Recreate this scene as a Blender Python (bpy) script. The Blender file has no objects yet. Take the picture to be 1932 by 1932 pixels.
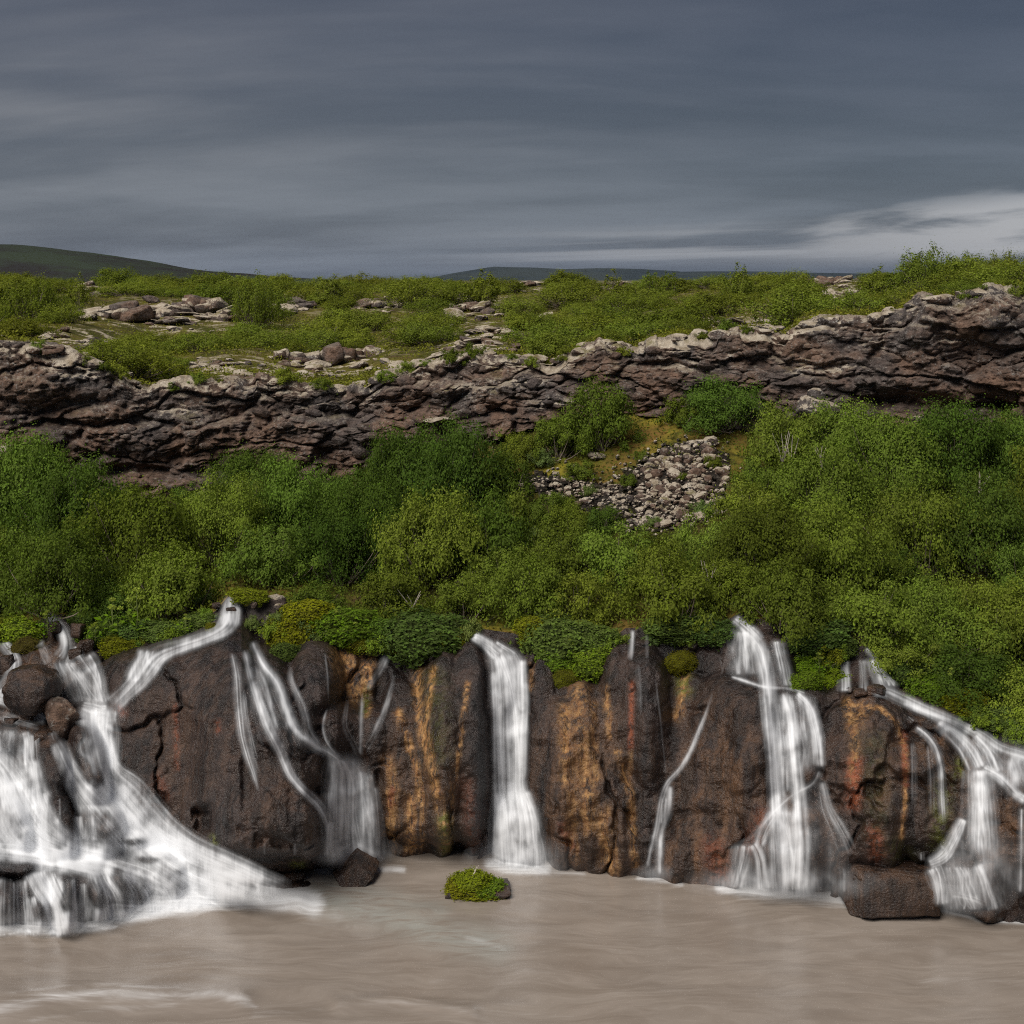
import bpy, bmesh, math, random
import numpy as np

# ------------------------------------------------------------------ camera, sky, sun, exposure
sc = bpy.context.scene
C = sc.collection
F, U0, V0, H = 2600.0, 966.0, 525.0, 13.0      # focal length / principal point on a 1932-unit frame, eye height over the river

def P(u, v, y):
    return ((u - U0) / F * y, y, H - (v - V0) * y / F)

cam_d = bpy.data.cameras.new('camera')
cam = bpy.data.objects.new('camera', cam_d); C.objects.link(cam)
cam.location = (0, 0, H); cam.rotation_euler = (math.radians(90), 0, 0)
cam_d.sensor_width = 36; cam_d.lens = 36 * F / 1932
cam_d.shift_y = -(966 - V0) / 1932
cam_d.clip_end = 40000; cam_d.clip_start = 0.5
sc.camera = cam

EXPO = 1.62
sc.view_settings.view_transform = 'Standard'; sc.view_settings.look = 'None'
sc.view_settings.exposure = EXPO; sc.view_settings.gamma = 1
sc.cycles.use_denoising = False; sc.cycles.filter_width = 1.1
sc.cycles.max_bounces = 6; sc.cycles.diffuse_bounces = 3; sc.cycles.glossy_bounces = 2
sc.cycles.transmission_bounces = 2; sc.cycles.transparent_max_bounces = 24; sc.cycles.volume_bounces = 0

SUN_EL, SUN_AZ = math.radians(50), math.radians(218)      # azimuth from +Y, clockwise: behind the camera, a little left
sun_d = bpy.data.lights.new('sun', 'SUN'); sun_d.energy = 1.5; sun_d.angle = math.radians(42); sun_d.color = (1.0, .95, .88)
sun = bpy.data.objects.new('sun', sun_d); C.objects.link(sun)
from mathutils import Vector, Matrix, Euler
sdir = Vector((math.sin(SUN_AZ) * math.cos(SUN_EL), math.cos(SUN_AZ) * math.cos(SUN_EL), math.sin(SUN_EL)))
sun.rotation_euler = (-sdir).to_track_quat('-Z', 'Y').to_euler()

class NT:
    """small node-tree writer"""
    def __init__(s, tree): s.t = tree; s.n = tree.nodes; s.l = tree.links
    def node(s, typ, ins=None, **kw):
        n = s.n.new(typ)
        for k, v in kw.items(): setattr(n, k, v)
        for k, v in (ins or {}).items(): s.set(n.inputs[k], v)
        return n
    def set(s, sock, v):
        if isinstance(v, bpy.types.NodeSocket): s.l.new(v, sock)
        elif isinstance(v, bpy.types.Node): s.l.new(v.outputs[0], sock)
        else:
            if sock.type == 'RGBA' and len(v) == 3: v = (*v, 1)
            sock.default_value = v
    def math(s, op, a, b=0.0, c=0.0, clamp=False):
        n = s.n.new('ShaderNodeMath'); n.operation = op; n.use_clamp = clamp
        s.set(n.inputs[0], a); s.set(n.inputs[1], b); s.set(n.inputs[2], c); return n.outputs[0]
    def mix(s, f, a, b, mode='MIX'):
        n = s.n.new('ShaderNodeMix'); n.data_type = 'RGBA'; n.blend_type = mode
        s.set(n.inputs[0], f); s.set(n.inputs[6], a); s.set(n.inputs[7], b); return n.outputs[2]
    def noise(s, vec, scale, detail=4, rough=.55, dist=0.0):
        return s.node('ShaderNodeTexNoise', {'Vector': vec, 'Scale': scale, 'Detail': detail, 'Roughness': rough, 'Distortion': dist}).outputs[0]
    def ss(s, x, lo, hi, a=0.0, b=1.0):
        n = s.n.new('ShaderNodeMapRange'); n.interpolation_type = 'SMOOTHSTEP'
        for i, v in enumerate((x, lo, hi, a, b)): s.set(n.inputs[i], v)
        return n.outputs[0]
    def scale(s, vec, k, loc=(0, 0, 0)):
        return s.node('ShaderNodeMapping', {'Vector': vec, 'Scale': k, 'Location': loc}).outputs[0]
    def attr(s, name, out='Fac'):
        return s.node('ShaderNodeAttribute', attribute_name=name).outputs[out]

world = bpy.data.worlds.new('World'); sc.world = world; world.use_nodes = True
w = NT(world.node_tree); w.n.clear()
gen = w.node('ShaderNodeTexCoord').outputs['Generated']
sky = w.node('ShaderNodeTexSky', sky_type='NISHITA', sun_disc=False, sun_elevation=SUN_EL, sun_rotation=SUN_AZ).outputs[0]
sp = w.node('ShaderNodeSeparateXYZ', {0: gen}).outputs
# long stratus decks: direction projected on a cloud layer, stretched left-right
den = w.math('ADD', w.math('MAXIMUM', sp[2], 0.0), 0.16)
px, py = w.math('DIVIDE', sp[0], den), w.math('DIVIDE', sp[1], den)
cv = w.node('ShaderNodeCombineXYZ', {0: w.math('ADD', w.math('MULTIPLY', px, .45), w.math('MULTIPLY', py, .10)), 1: py, 2: 0.3}).outputs[0]
n1 = w.noise(cv, 1.1, 5, .48, .5)
n2 = w.noise(cv, 3.6, 5, .5, .3)
deck = w.math('ADD', w.math('MULTIPLY', n1, .80), w.math('MULTIPLY', n2, .20))
side = w.ss(sp[0], -.42, .36)                                  # heavier, bluer cloud to the right
base = w.mix(side, (.160, .162, .190), (.060, .067, .100))
hz = w.ss(sp[2], 0.0, .13)
base = w.mix(hz, w.mix(side, (.140, .164, .228), (.118, .146, .215)), base)
base = w.mix(w.math('MULTIPLY', w.ss(sp[2], .12, .30), .5), base, (.100, .099, .116))
cl = w.mix(w.ss(deck, .39, .63), w.mix(1.0, base, (.66, .67, .73), 'MULTIPLY'), w.mix(1.0, base, (1.40, 1.35, 1.27), 'MULTIPLY'))
# a pale break of lit cloud low on the right
ev = w.node('ShaderNodeCombineXYZ', {0: w.math('MULTIPLY', sp[0], 4.6), 1: w.math('SUBTRACT', w.math('MULTIPLY', sp[2], 24.0), w.math('MULTIPLY', sp[0], 1.5)), 2: 1.7}).outputs[0]
n3 = w.noise(ev, 1.5, 6, .55, .3)
band = w.math('MULTIPLY', w.ss(sp[2], .004, .022), w.ss(w.math('SUBTRACT', sp[2], w.math('MULTIPLY', sp[0], .10)), .034, .012))
brk = w.math('MULTIPLY', w.math('MULTIPLY', w.ss(n3, .40, .58), band), w.ss(sp[0], .02, .36))
n4 = w.noise(cv, 11.0, 5, .6, .2)
cl = w.mix(1.0, cl, w.mix(w.ss(n4, .3, .7), (.96, .96, .965), (1.05, 1.05, 1.04)), 'MULTIPLY')
cl = w.mix(brk, cl, (.52, .52, .56))
sv = w.node('ShaderNodeCombineXYZ', {0: w.math('MULTIPLY', sp[0], 1.6), 1: w.math('SUBTRACT', w.math('MULTIPLY', sp[2], 75.0), w.math('MULTIPLY', sp[0], 2.2)), 2: 4.1}).outputs[0]
stk = w.math('MULTIPLY', w.math('MULTIPLY', w.ss(w.noise(sv, 1.3, 5, .55, .25), .44, .66), w.math('MULTIPLY', w.ss(sp[2], .002, .012), w.ss(sp[2], .046, .020))), w.ss(sp[0], -.10, .12))
cl = w.mix(w.math('MULTIPLY', stk, .85), cl, (.42, .43, .48))
GAIN = 2 ** EXPO
cl = w.mix(1.0, cl, (.68 / (GAIN * .1),) * 3, 'MULTIPLY')
col = w.mix(.96, sky, cl)
bg = w.node('ShaderNodeBackground', {'Color': col, 'Strength': .1})
w.l.new(bg.outputs[0], w.node('ShaderNodeOutputWorld').inputs[0])

# ------------------------------------------------------------------ helpers
rnd = random.Random(7)
def tag(o, label=None, cat=None, group=None, kind=None):
    if label: o['label'] = label
    if cat: o['category'] = cat
    if group: o['group'] = group
    if kind: o['kind'] = kind
    return o
def link(name, me, parent=None):
    o = bpy.data.objects.new(name, me); C.objects.link(o); o.parent = parent; return o
def empty(name, loc=(0, 0, 0)):
    o = link(name, None); o.location = loc; o.empty_display_size = .2; return o

def mesh_np(name, verts, faces, mat=None, smooth=True, attrs=None, uv=None):
    verts = np.ascontiguousarray(verts, np.float32); faces = np.ascontiguousarray(faces, np.int32)
    me = bpy.data.meshes.new(name); k = faces.shape[1]; n = len(faces)
    me.vertices.add(len(verts)); me.vertices.foreach_set('co', verts.ravel())
    me.loops.add(n * k); me.loops.foreach_set('vertex_index', faces.ravel())
    me.polygons.add(n); me.polygons.foreach_set('loop_start', np.arange(0, n * k, k, dtype=np.int32))
    me.polygons.foreach_set('use_smooth', np.full(n, smooth, bool))
    me.update(calc_edges=True)
    for a, d in (attrs or {}).items():
        d = np.ascontiguousarray(d, np.float32)
        if d.ndim == 1: me.attributes.new(a, 'FLOAT', 'POINT').data.foreach_set('value', d)
        else: me.attributes.new(a, 'FLOAT_COLOR', 'POINT').data.foreach_set('color', np.hstack([d, np.ones((len(d), 1), np.float32)]).ravel())
    if uv is not None:
        l = me.uv_layers.new(name='UVMap'); l.data.foreach_set('uv', np.ascontiguousarray(uv[faces.ravel()], np.float32).ravel())
    if mat: me.materials.append(mat)
    return me

def grid_faces(nr, nc):
    i = np.arange(nr * nc).reshape(nr, nc)
    return np.stack([i[:-1, :-1], i[:-1, 1:], i[1:, 1:], i[1:, :-1]], -1).reshape(-1, 4)

_G = np.random.RandomState(3).normal(size=(256, 3)); _G /= np.linalg.norm(_G, axis=1, keepdims=True)
_PM = np.random.RandomState(5).permutation(256); _PM = np.concatenate([_PM, _PM])
def perlin(x, y, z, seed=0):
    x, y, z = np.broadcast_arrays(x, y, z); x = x + seed * 17.31; y = y + seed * 5.77
    xi, yi, zi = np.floor(x).astype(int), np.floor(y).astype(int), np.floor(z).astype(int)
    xf, yf, zf = x - xi, y - yi, z - zi
    f = lambda t: t * t * t * (t * (t * 6 - 15) + 10)
    a, b, c = f(xf), f(yf), f(zf); out = 0
    for dx in (0, 1):
        for dy in (0, 1):
            for dz in (0, 1):
                g = _G[_PM[_PM[_PM[(xi + dx) & 255] + ((yi + dy) & 255)] + ((zi + dz) & 255)]]
                d = g[..., 0] * (xf - dx) + g[..., 1] * (yf - dy) + g[..., 2] * (zf - dz)
                out = out + d * (a if dx else 1 - a) * (b if dy else 1 - b) * (c if dz else 1 - c)
    return out * 1.5
def fbm(x, y, z, o=4, seed=0, ridge=False):
    s, amp, tot = 0, 1.0, 0
    for i in range(o):
        n = perlin(x * 2 ** i, y * 2 ** i, z * 2 ** i, seed + i)
        if ridge: n = 1 - 2 * np.abs(n)
        s = s + n * amp; tot += amp; amp *= .5
    return s / tot
def worley(x, y, z, seed=0):
    xi, yi, zi = (np.floor(a).astype(int) for a in (x, y, z))
    R = np.random.RandomState(seed + 40).rand(256, 4)
    f1 = np.full(x.shape, 9.); f2 = f1.copy(); cid = np.zeros(x.shape)
    for dx in (-1, 0, 1):
        for dy in (-1, 0, 1):
            for dz in (-1, 0, 1):
                r = R[_PM[_PM[_PM[(xi + dx) & 255] + ((yi + dy) & 255)] + ((zi + dz) & 255)]]
                d = np.sqrt((xi + dx + r[..., 0] - x) ** 2 + (yi + dy + r[..., 1] - y) ** 2 + (zi + dz + r[..., 2] - z) ** 2)
                m = d < f1
                f2 = np.where(m, f1, np.minimum(f2, d)); cid = np.where(m, r[..., 3], cid); f1 = np.where(m, d, f1)
    return f1, f2, cid
def sstep(x, a, b):
    t = np.clip((x - a) / (b - a), 0, 1); return t * t * (3 - 2 * t)
def blur(a, k, axis):
    if k < 1: return a
    p = np.concatenate([np.repeat(np.take(a, [0], axis), k, axis), a, np.repeat(np.take(a, [-1], axis), k, axis)], axis)
    c = np.cumsum(p, axis); c = np.concatenate([np.zeros_like(np.take(c, [0], axis)), c], axis)
    n = a.shape[axis]; hi = np.take(c, np.arange(2 * k + 1, 2 * k + 1 + n), axis); lo = np.take(c, np.arange(n), axis)
    return (hi - lo) / (2 * k + 1)
def curve(pts):
    pts = np.array(pts, float); return lambda u: np.interp(u, pts[:, 0], pts[:, 1])
def stroke(U, V, pts, width):
    """gaussian brush along a polyline, evaluated in frame units"""
    d2 = np.full(U.shape, 1e12); pts = np.array(pts, float)
    if len(pts) == 1: d2 = (U - pts[0, 0]) ** 2 + (V - pts[0, 1]) ** 2
    for (a, b), (c, d) in zip(pts[:-1], pts[1:]):
        L = max((c - a) ** 2 + (d - b) ** 2, 1e-6); t = np.clip(((U - a) * (c - a) + (V - b) * (d - b)) / L, 0, 1)
        d2 = np.minimum(d2, (U - a - t * (c - a)) ** 2 + (V - b - t * (d - b)) ** 2)
    return np.exp(-d2 / (width * width))

# ------------------------------------------------------------------ materials
def new_mat(name):
    m = bpy.data.materials.new(name); m.use_nodes = True; t = NT(m.node_tree); t.n.clear()
    out = t.node('ShaderNodeOutputMaterial'); return m, t, out
def geo(t): return t.node('ShaderNodeNewGeometry').outputs

def mat_wet_rock():
    m, t, out = new_mat('wet_basalt'); g = geo(t); pos = g['Position']
    sv = t.scale(pos, (1, 1, .22))
    a = t.noise(pos, .9, 6, .62); b = t.noise(sv, 3.2, 6, .62); c = t.noise(pos, 9, 5, .7)
    col = t.mix(t.ss(a, .34, .68), (.0145, .0108, .0108), (.044, .030, .026))
    col = t.mix(t.math('MULTIPLY', t.attr('brown'), t.ss(b, .3, .62)), col, (.110, .060, .031))
    col = t.mix(1.0, col, t.mix(t.ss(c, .30, .66), (.70, .69, .68), (1.22, 1.20, 1.18)), 'MULTIPLY')
    col = t.mix(t.ss(c, .60, .80, 0, .5), col, (.12, .09, .075))
    dk = t.noise(t.scale(pos, (1, 1, .10)), 2.6, 6, .66)
    col = t.mix(1.0, col, t.mix(t.ss(dk, .38, .58), (.36, .35, .37), (1.15, 1.10, 1.06)), 'MULTIPLY')
    och = t.math('MULTIPLY', t.attr('ochre'), t.math('MULTIPLY', t.ss(t.noise(t.scale(pos, (1, 1, .30)), 6.5, 7, .72), .36, .54), t.ss(t.noise(t.scale(pos, (1, 1, .07)), 7.5, 5, .65), .36, .56, .12, 1.0)), clamp=True)
    oc = t.mix(t.ss(t.noise(pos, 7, 5, .7), .35, .65), (.25, .105, .030), (.52, .29, .110))
    col = t.mix(och, col, oc)
    red = t.math('MULTIPLY', t.attr('red'), t.ss(t.noise(pos, 8, 6, .7), .35, .6), clamp=True)
    col = t.mix(red, col, (.28, .080, .034))
    gr = t.math('MULTIPLY', t.attr('green'), t.ss(t.noise(pos, 6, 6, .7), .36, .58), clamp=True)
    col = t.mix(gr, col, (.105, .115, .014))
    rough = t.ss(t.noise(pos, 2.3, 5, .6), .3, .7, .22, .42)
    rough = t.math('ADD', rough, t.math('MULTIPLY', och, .18))
    hgt = t.math('ADD', t.math('MULTIPLY', t.noise(t.scale(pos, (1, 1, .55)), 5, 7, .70), .6), t.math('MULTIPLY', t.noise(t.scale(pos, (1, 1, 1.5)), 14, 5, .7), .55))
    bump = t.node('ShaderNodeBump', {'Height': hgt, 'Strength': 1.0, 'Distance': .085})
    bs = t.node('ShaderNodeBsdfPrincipled', {'Base Color': col, 'Roughness': rough, 'Specular IOR Level': .5, 'Normal': bump})
    t.l.new(bs.outputs[0], out.inputs[0]); return m

def mat_lava(name='lava_rock', top_attr=True, lich=1.0):
    """dry lava: grey-brown with pale lichen and moss on what faces up"""
    m, t, out = new_mat(name); g = geo(t); pos = g['Position']
    a = t.noise(t.scale(pos, (1, 1, 1.6)), .55, 6, .6); c = t.noise(pos, 4.0, 6, .7); d = t.noise(pos, 11, 4, .7)
    col = t.mix(t.ss(a, .38, .62), (.085, .074, .070), (.140, .096, .072))
    col = t.mix(t.ss(c, .32, .70), t.mix(1.0, col, (.5, .48, .47), 'MULTIPLY'), t.mix(1.0, col, (1.45, 1.4, 1.38), 'MULTIPLY'))
    nz = t.node('ShaderNodeSeparateXYZ', {0: g['Normal']}).outputs[2]
    tp = t.attr('top') if top_attr else t.node('ShaderNodeValue').outputs[0]
    if not top_attr: tp.default_value = lich
    col = t.mix(t.ss(tp, .05, .45, .55, 0.0), col, t.mix(1.0, col, (1.10, .97, .90), 'MULTIPLY'))
    spec = t.math('MULTIPLY', t.ss(d, .54, .64), t.ss(t.noise(pos, 1.1, 5, .65), .42, .56))
    grey = t.math('MULTIPLY', spec, t.math('ADD', t.math('MULTIPLY', tp, .60), .38))
    col = t.mix(grey, col, (.36, .345, .32))
    up = t.math('ADD', nz, t.math('MULTIPLY', t.math('SUBTRACT', t.math('ADD', t.math('MULTIPLY', t.noise(pos, 2.2, 7, .72), .55), t.math('MULTIPLY', t.noise(pos, 8.5, 4, .7), .45)), .5), 3.6))
    pale = t.math('MULTIPLY', t.ss(up, t.math('SUBTRACT', .98, t.math('MULTIPLY', tp, .50)), t.math('SUBTRACT', 1.16, t.math('MULTIPLY', tp, .50))), t.math('MINIMUM', tp, 1.0), clamp=True)
    lc = t.mix(t.ss(t.noise(pos, 3.0, 6, .7), .3, .7), (.26, .205, .140), (.54, .475, .385))
    col = t.mix(pale, col, lc)
    moss = t.math('MULTIPLY', t.math('MULTIPLY', t.ss(nz, .45, .8), t.ss(t.noise(pos, .8, 5, .6), .56, .66)), tp, clamp=True)
    col = t.mix(t.math('MULTIPLY', moss, .75), col, (.125, .105, .022))
    hgt = t.math('ADD', t.math('MULTIPLY', t.noise(t.scale(pos, (1, 1, 1.9)), 3.2, 8, .72), .9), t.math('MULTIPLY', d, .25))
    bump = t.node('ShaderNodeBump', {'Height': hgt, 'Strength': 1.0, 'Distance': .2})
    bs = t.node('ShaderNodeBsdfPrincipled', {'Base Color': col, 'Roughness': .9, 'Specular IOR Level': .2, 'Normal': bump})
    t.l.new(bs.outputs[0], out.inputs[0]); return m

def mat_ground(name, c1, c2, c3, lichen, moss=False):
    m, t, out = new_mat(name); g = geo(t); pos = g['Position']
    a = t.noise(pos, .45, 6, .6); b = t.noise(pos, 2.2, 6, .65); c = t.noise(pos, 9, 4, .7)
    col = t.mix(t.ss(a, .40, .60), c1, c2)
    col = t.mix(t.ss(b, .50, .66), col, c3)
    col = t.mix(t.ss(c, .35, .7), t.mix(1.0, col, (.55, .55, .55), 'MULTIPLY'), t.mix(1.0, col, (1.35, 1.35, 1.3), 'MULTIPLY'))
    if moss:
        col = t.mix(t.math('MULTIPLY', t.attr('moss'), t.ss(b, .34, .56), clamp=True), col, t.mix(t.ss(a, .4, .6), (.19, .165, .020), (.16, .095, .026)))
    if lichen:
        l = t.math('MULTIPLY', t.ss(t.noise(pos, .9, 7, .7), .52, .58), t.attr('lichen'), clamp=True)
        col = t.mix(l, col, t.mix(c, (.28, .225, .15), (.54, .48, .38)))
    bump = t.node('ShaderNodeBump', {'Height': t.math('ADD', b, t.math('MULTIPLY', c, .4)), 'Strength': .9, 'Distance': .15})
    bs = t.node('ShaderNodeBsdfPrincipled', {'Base Color': col, 'Roughness': .95, 'Specular IOR Level': .1, 'Normal': bump})
    t.l.new(bs.outputs[0], out.inputs[0]); return m

def mat_leaf(name='leaf', gloss=.0, transl=.32):
    """leaf colour = the object's own tint, varied leaf by leaf and bush by bush"""
    m, t, out = new_mat(name)
    oi = t.node('ShaderNodeObjectInfo').outputs
    tone = t.attr('tone')
    h = t.node('ShaderNodeHueSaturation', {'Color': oi['Color'],
        'Hue': t.math('ADD', .482, t.math('MULTIPLY', t.math('ADD', t.math('MULTIPLY', oi['Random'], .5), t.math('MULTIPLY', tone, .5)), .036)),
        'Saturation': t.math('ADD', .95, t.math('MULTIPLY', tone, .12)),
        'Value': t.math('ADD', .76, t.math('MULTIPLY', t.math('POWER', tone, 1.6), .78))}).outputs[0]
    d = t.node('ShaderNodeBsdfDiffuse', {'Color': h})
    tr = t.node('ShaderNodeBsdfTranslucent', {'Color': t.mix(1.0, h, (1.1, 1.2, .6), 'MULTIPLY')})
    s = t.node('ShaderNodeMixShader', {0: transl, 1: d.outputs[0], 2: tr.outputs[0]})
    gl = t.node('ShaderNodeBsdfGlossy', {'Color': (.8, .85, .8), 'Roughness': .42})
    s2 = t.node('ShaderNodeMixShader', {0: gloss, 1: s.outputs[0], 2: gl.outputs[0]})
    t.l.new(s2.outputs[0], out.inputs[0]); return m

def mat_plain(name, col, rough=.8, var=.3):
    m, t, out = new_mat(name); pos = t.node('ShaderNodeTexCoord').outputs['Object']
    n = t.noise(pos, 6, 5, .6)
    c = t.mix(n, tuple(x * (1 - var) for x in col), tuple(min(1, x * (1 + var)) for x in col))
    bump = t.node('ShaderNodeBump', {'Height': t.noise(pos, 25, 3), 'Strength': .4, 'Distance': .02})
    bs = t.node('ShaderNodeBsdfPrincipled', {'Base Color': c, 'Roughness': rough, 'Specular IOR Level': .2, 'Normal': bump})
    t.l.new(bs.outputs[0], out.inputs[0]); return m

def mat_white_water():
    m, t, out = new_mat('falling_water'); al = t.attr('dens')
    wcol = t.mix(t.ss(al, .15, .9), (.76, .78, .81), (.79, .805, .83))
    d = t.node('ShaderNodeBsdfDiffuse', {'Color': wcol}); tr = t.node('ShaderNodeBsdfTranslucent', {'Color': wcol})
    s = t.node('ShaderNodeMixShader', {0: .10, 1: d.outputs[0], 2: tr.outputs[0]})
    o = t.node('ShaderNodeMixShader', {0: al, 1: t.node('ShaderNodeBsdfTransparent').outputs[0], 2: s.outputs[0]})
    t.l.new(o.outputs[0], out.inputs[0]); return m

def mat_river():
    m, t, out = new_mat('silty_river'); pos = geo(t)['Position']
    wv = t.node('ShaderNodeVectorMath', {0: pos, 1: t.node('ShaderNodeCombineXYZ', {0: 0.0, 1: t.math('MULTIPLY', t.noise(t.scale(pos, (.22, .5, 1)), 1, 3), 2.2)}).outputs[0]}, operation='ADD').outputs[0]
    s1 = t.noise(t.scale(wv, (.35, 1.5, 1)), 1, 6, .6, .4); s2 = t.noise(t.scale(wv, (1.2, 6.5, 1)), 1, 5, .6, .3)
    col = t.mix(t.ss(t.math('ADD', t.math('MULTIPLY', s1, .6), t.math('MULTIPLY', s2, .4)), .35, .65), (.200, .166, .138), (.266, .227, .194))
    col = t.mix(t.math('MULTIPLY', t.attr('teal'), t.ss(s2, .25, .6)), col, (.30, .31, .285))
    fo = t.attr('foam')
    fs = t.math('ADD', t.math('MULTIPLY', s1, .45), t.math('MULTIPLY', s2, .55))
    f = t.math('MULTIPLY', t.ss(t.math('ADD', fo, t.math('MULTIPLY', t.math('SUBTRACT', fs, .5), 1.5)), .10, 1.15), t.math('MINIMUM', t.math('MULTIPLY', fo, 1.8), .97), clamp=True)
    col = t.mix(f, col, (.84, .85, .865))
    bump = t.node('ShaderNodeBump', {'Height': t.math('ADD', s1, t.math('MULTIPLY', s2, .35)), 'Strength': .22, 'Distance': .06})
    bs = t.node('ShaderNodeBsdfPrincipled', {'Base Color': col, 'Roughness': .24, 'Specular IOR Level': .5, 'Normal': bump})
    t.l.new(bs.outputs[0], out.inputs[0]); return m

M_ROCK = mat_wet_rock(); M_LAVA = mat_lava(); M_LAVA_BLOCK = mat_lava('lava_block', False, .22); M_LICHEN = mat_lava('lichen_rock', False, .92); M_SCREE = mat_lava('scree_stone', False, 1.25)
M_SLOPE = mat_ground('slope_moss', (.036, .038, .010), (.075, .068, .013), (.066, .042, .024), False, True)
M_PLAT = mat_ground('heath_moss', (.060, .060, .014), (.120, .105, .020), (.095, .062, .030), True)
M_LEAF = mat_leaf(); M_HERB = mat_leaf('herb_leaf', .0, .38); M_BARK = mat_plain('birch_bark', (.20, .16, .13)); M_PALE_BARK = mat_plain('pale_bark', (.42, .37, .31))
M_WATER = mat_white_water(); M_RIVER = mat_river()
M_MOSS = None

# ------------------------------------------------------------------ layout lines of the place (frame units -> depth)
v_water = curve([(-150, 1748), (0, 1743), (110, 1744), (200, 1728), (300, 1694), (400, 1668), (500, 1655), (580, 1648), (640, 1635), (740, 1613), (930, 1613), (1040, 1638), (1200, 1655), (1300, 1668), (1370, 1672), (1500, 1678), (1600, 1690), (1760, 1713), (1850, 1730), (1932, 1742), (2090, 1762)])
v_rim = curve([(-150, 1205), (0, 1200), (60, 1180), (90, 1155), (125, 1160), (200, 1205), (260, 1205), (350, 1188), (410, 1150), (430, 1125), (455, 1135), (480, 1180), (560, 1185), (640, 1200), (740, 1205), (860, 1205), (900, 1185), (970, 1195), (1060, 1235), (1130, 1225), (1180, 1185), (1300, 1180), (1370, 1170), (1400, 1155), (1470, 1180), (1560, 1235), (1610, 1215), (1650, 1222), (1700, 1270), (1750, 1310), (1850, 1350), (1932, 1378), (2090, 1400)])
y_rim = curve([(-150, 34.2), (150, 34), (250, 33.6), (330, 33.2), (430, 33.4), (500, 32.8), (740, 32.6), (930, 32.6), (1100, 32.0), (1200, 32.4), (1400, 31.6), (1500, 31.2), (1600, 31.3), (1750, 30.4), (1932, 29.6), (2090, 29.2)])
y_water = lambda u: H * F / (v_water(u) - V0)
v_crim = curve([(-150, 655), (0, 655), (120, 668), (180, 690), (230, 720), (280, 738), (340, 724), (420, 720), (480, 716), (560, 730), (640, 740), (690, 733), (740, 706), (840, 690), (900, 674), (960, 678), (1040, 690), (1080, 672), (1130, 648), (1190, 668), (1240, 646), (1300, 640), (1380, 632), (1440, 627), (1480, 643), (1510, 618), (1560, 606), (1640, 605), (1700, 590), (1730, 566), (1800, 566), (1850, 552), (1932, 555), (2090, 550)])
y_crim = curve([(-150, 46), (0, 45.5), (230, 46), (500, 47), (900, 47), (1200, 46), (1500, 44.5), (1750, 43), (1932, 42.5), (2090, 42)])
v_foot = curve([(-150, 965), (200, 960), (380, 950), (600, 900), (800, 850), (930, 812), (1060, 778), (1270, 768), (1500, 808), (1700, 815), (1932, 805), (2090, 805)])
y_foot = lambda u: y_crim(u) - 1.2

# ------------------------------------------------------------------ lower cliff: lava face the springs run down
UC = np.arange(-460, 2401, 2.5); NR = 250
TC = np.linspace(-.13, 1, NR)
CU = np.repeat(UC[None], NR, 0); CT = np.repeat(TC[:, None], len(UC), 1)
CV = v_water(CU) + (v_rim(CU) - v_water(CU)) * CT
tt = np.clip(CT, 0, 1)
y_main = y_water(CU) + .35 + (y_rim(CU) - y_water(CU) - .35) * (.35 * tt ** 1.2 + .65 * tt ** 3.2)
terr = curve([(1100, 34.6), (1165, 34.0), (1210, 33.5), (1250, 32.7), (1320, 32.2), (1375, 30.95), (1400, 30.75), (1470, 30.0), (1590, 29.35), (1602, 29.2), (1655, 27.95), (1755, 27.4), (1840, 27.1)])
wob = 16 * fbm(CU / 70, CV / 70, 0 * CU, 3, 3)
y_left = np.vectorize(float)(terr(CV + wob))
y_left = blur(y_left, 2, 0)
lw = 1 - sstep(CU + (CV - 1400) * -.42, 190, 300)
lw = lw * (1 - sstep(CT, .93, 1.0))
CY = y_main * (1 - lw) + y_left * lw
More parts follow.
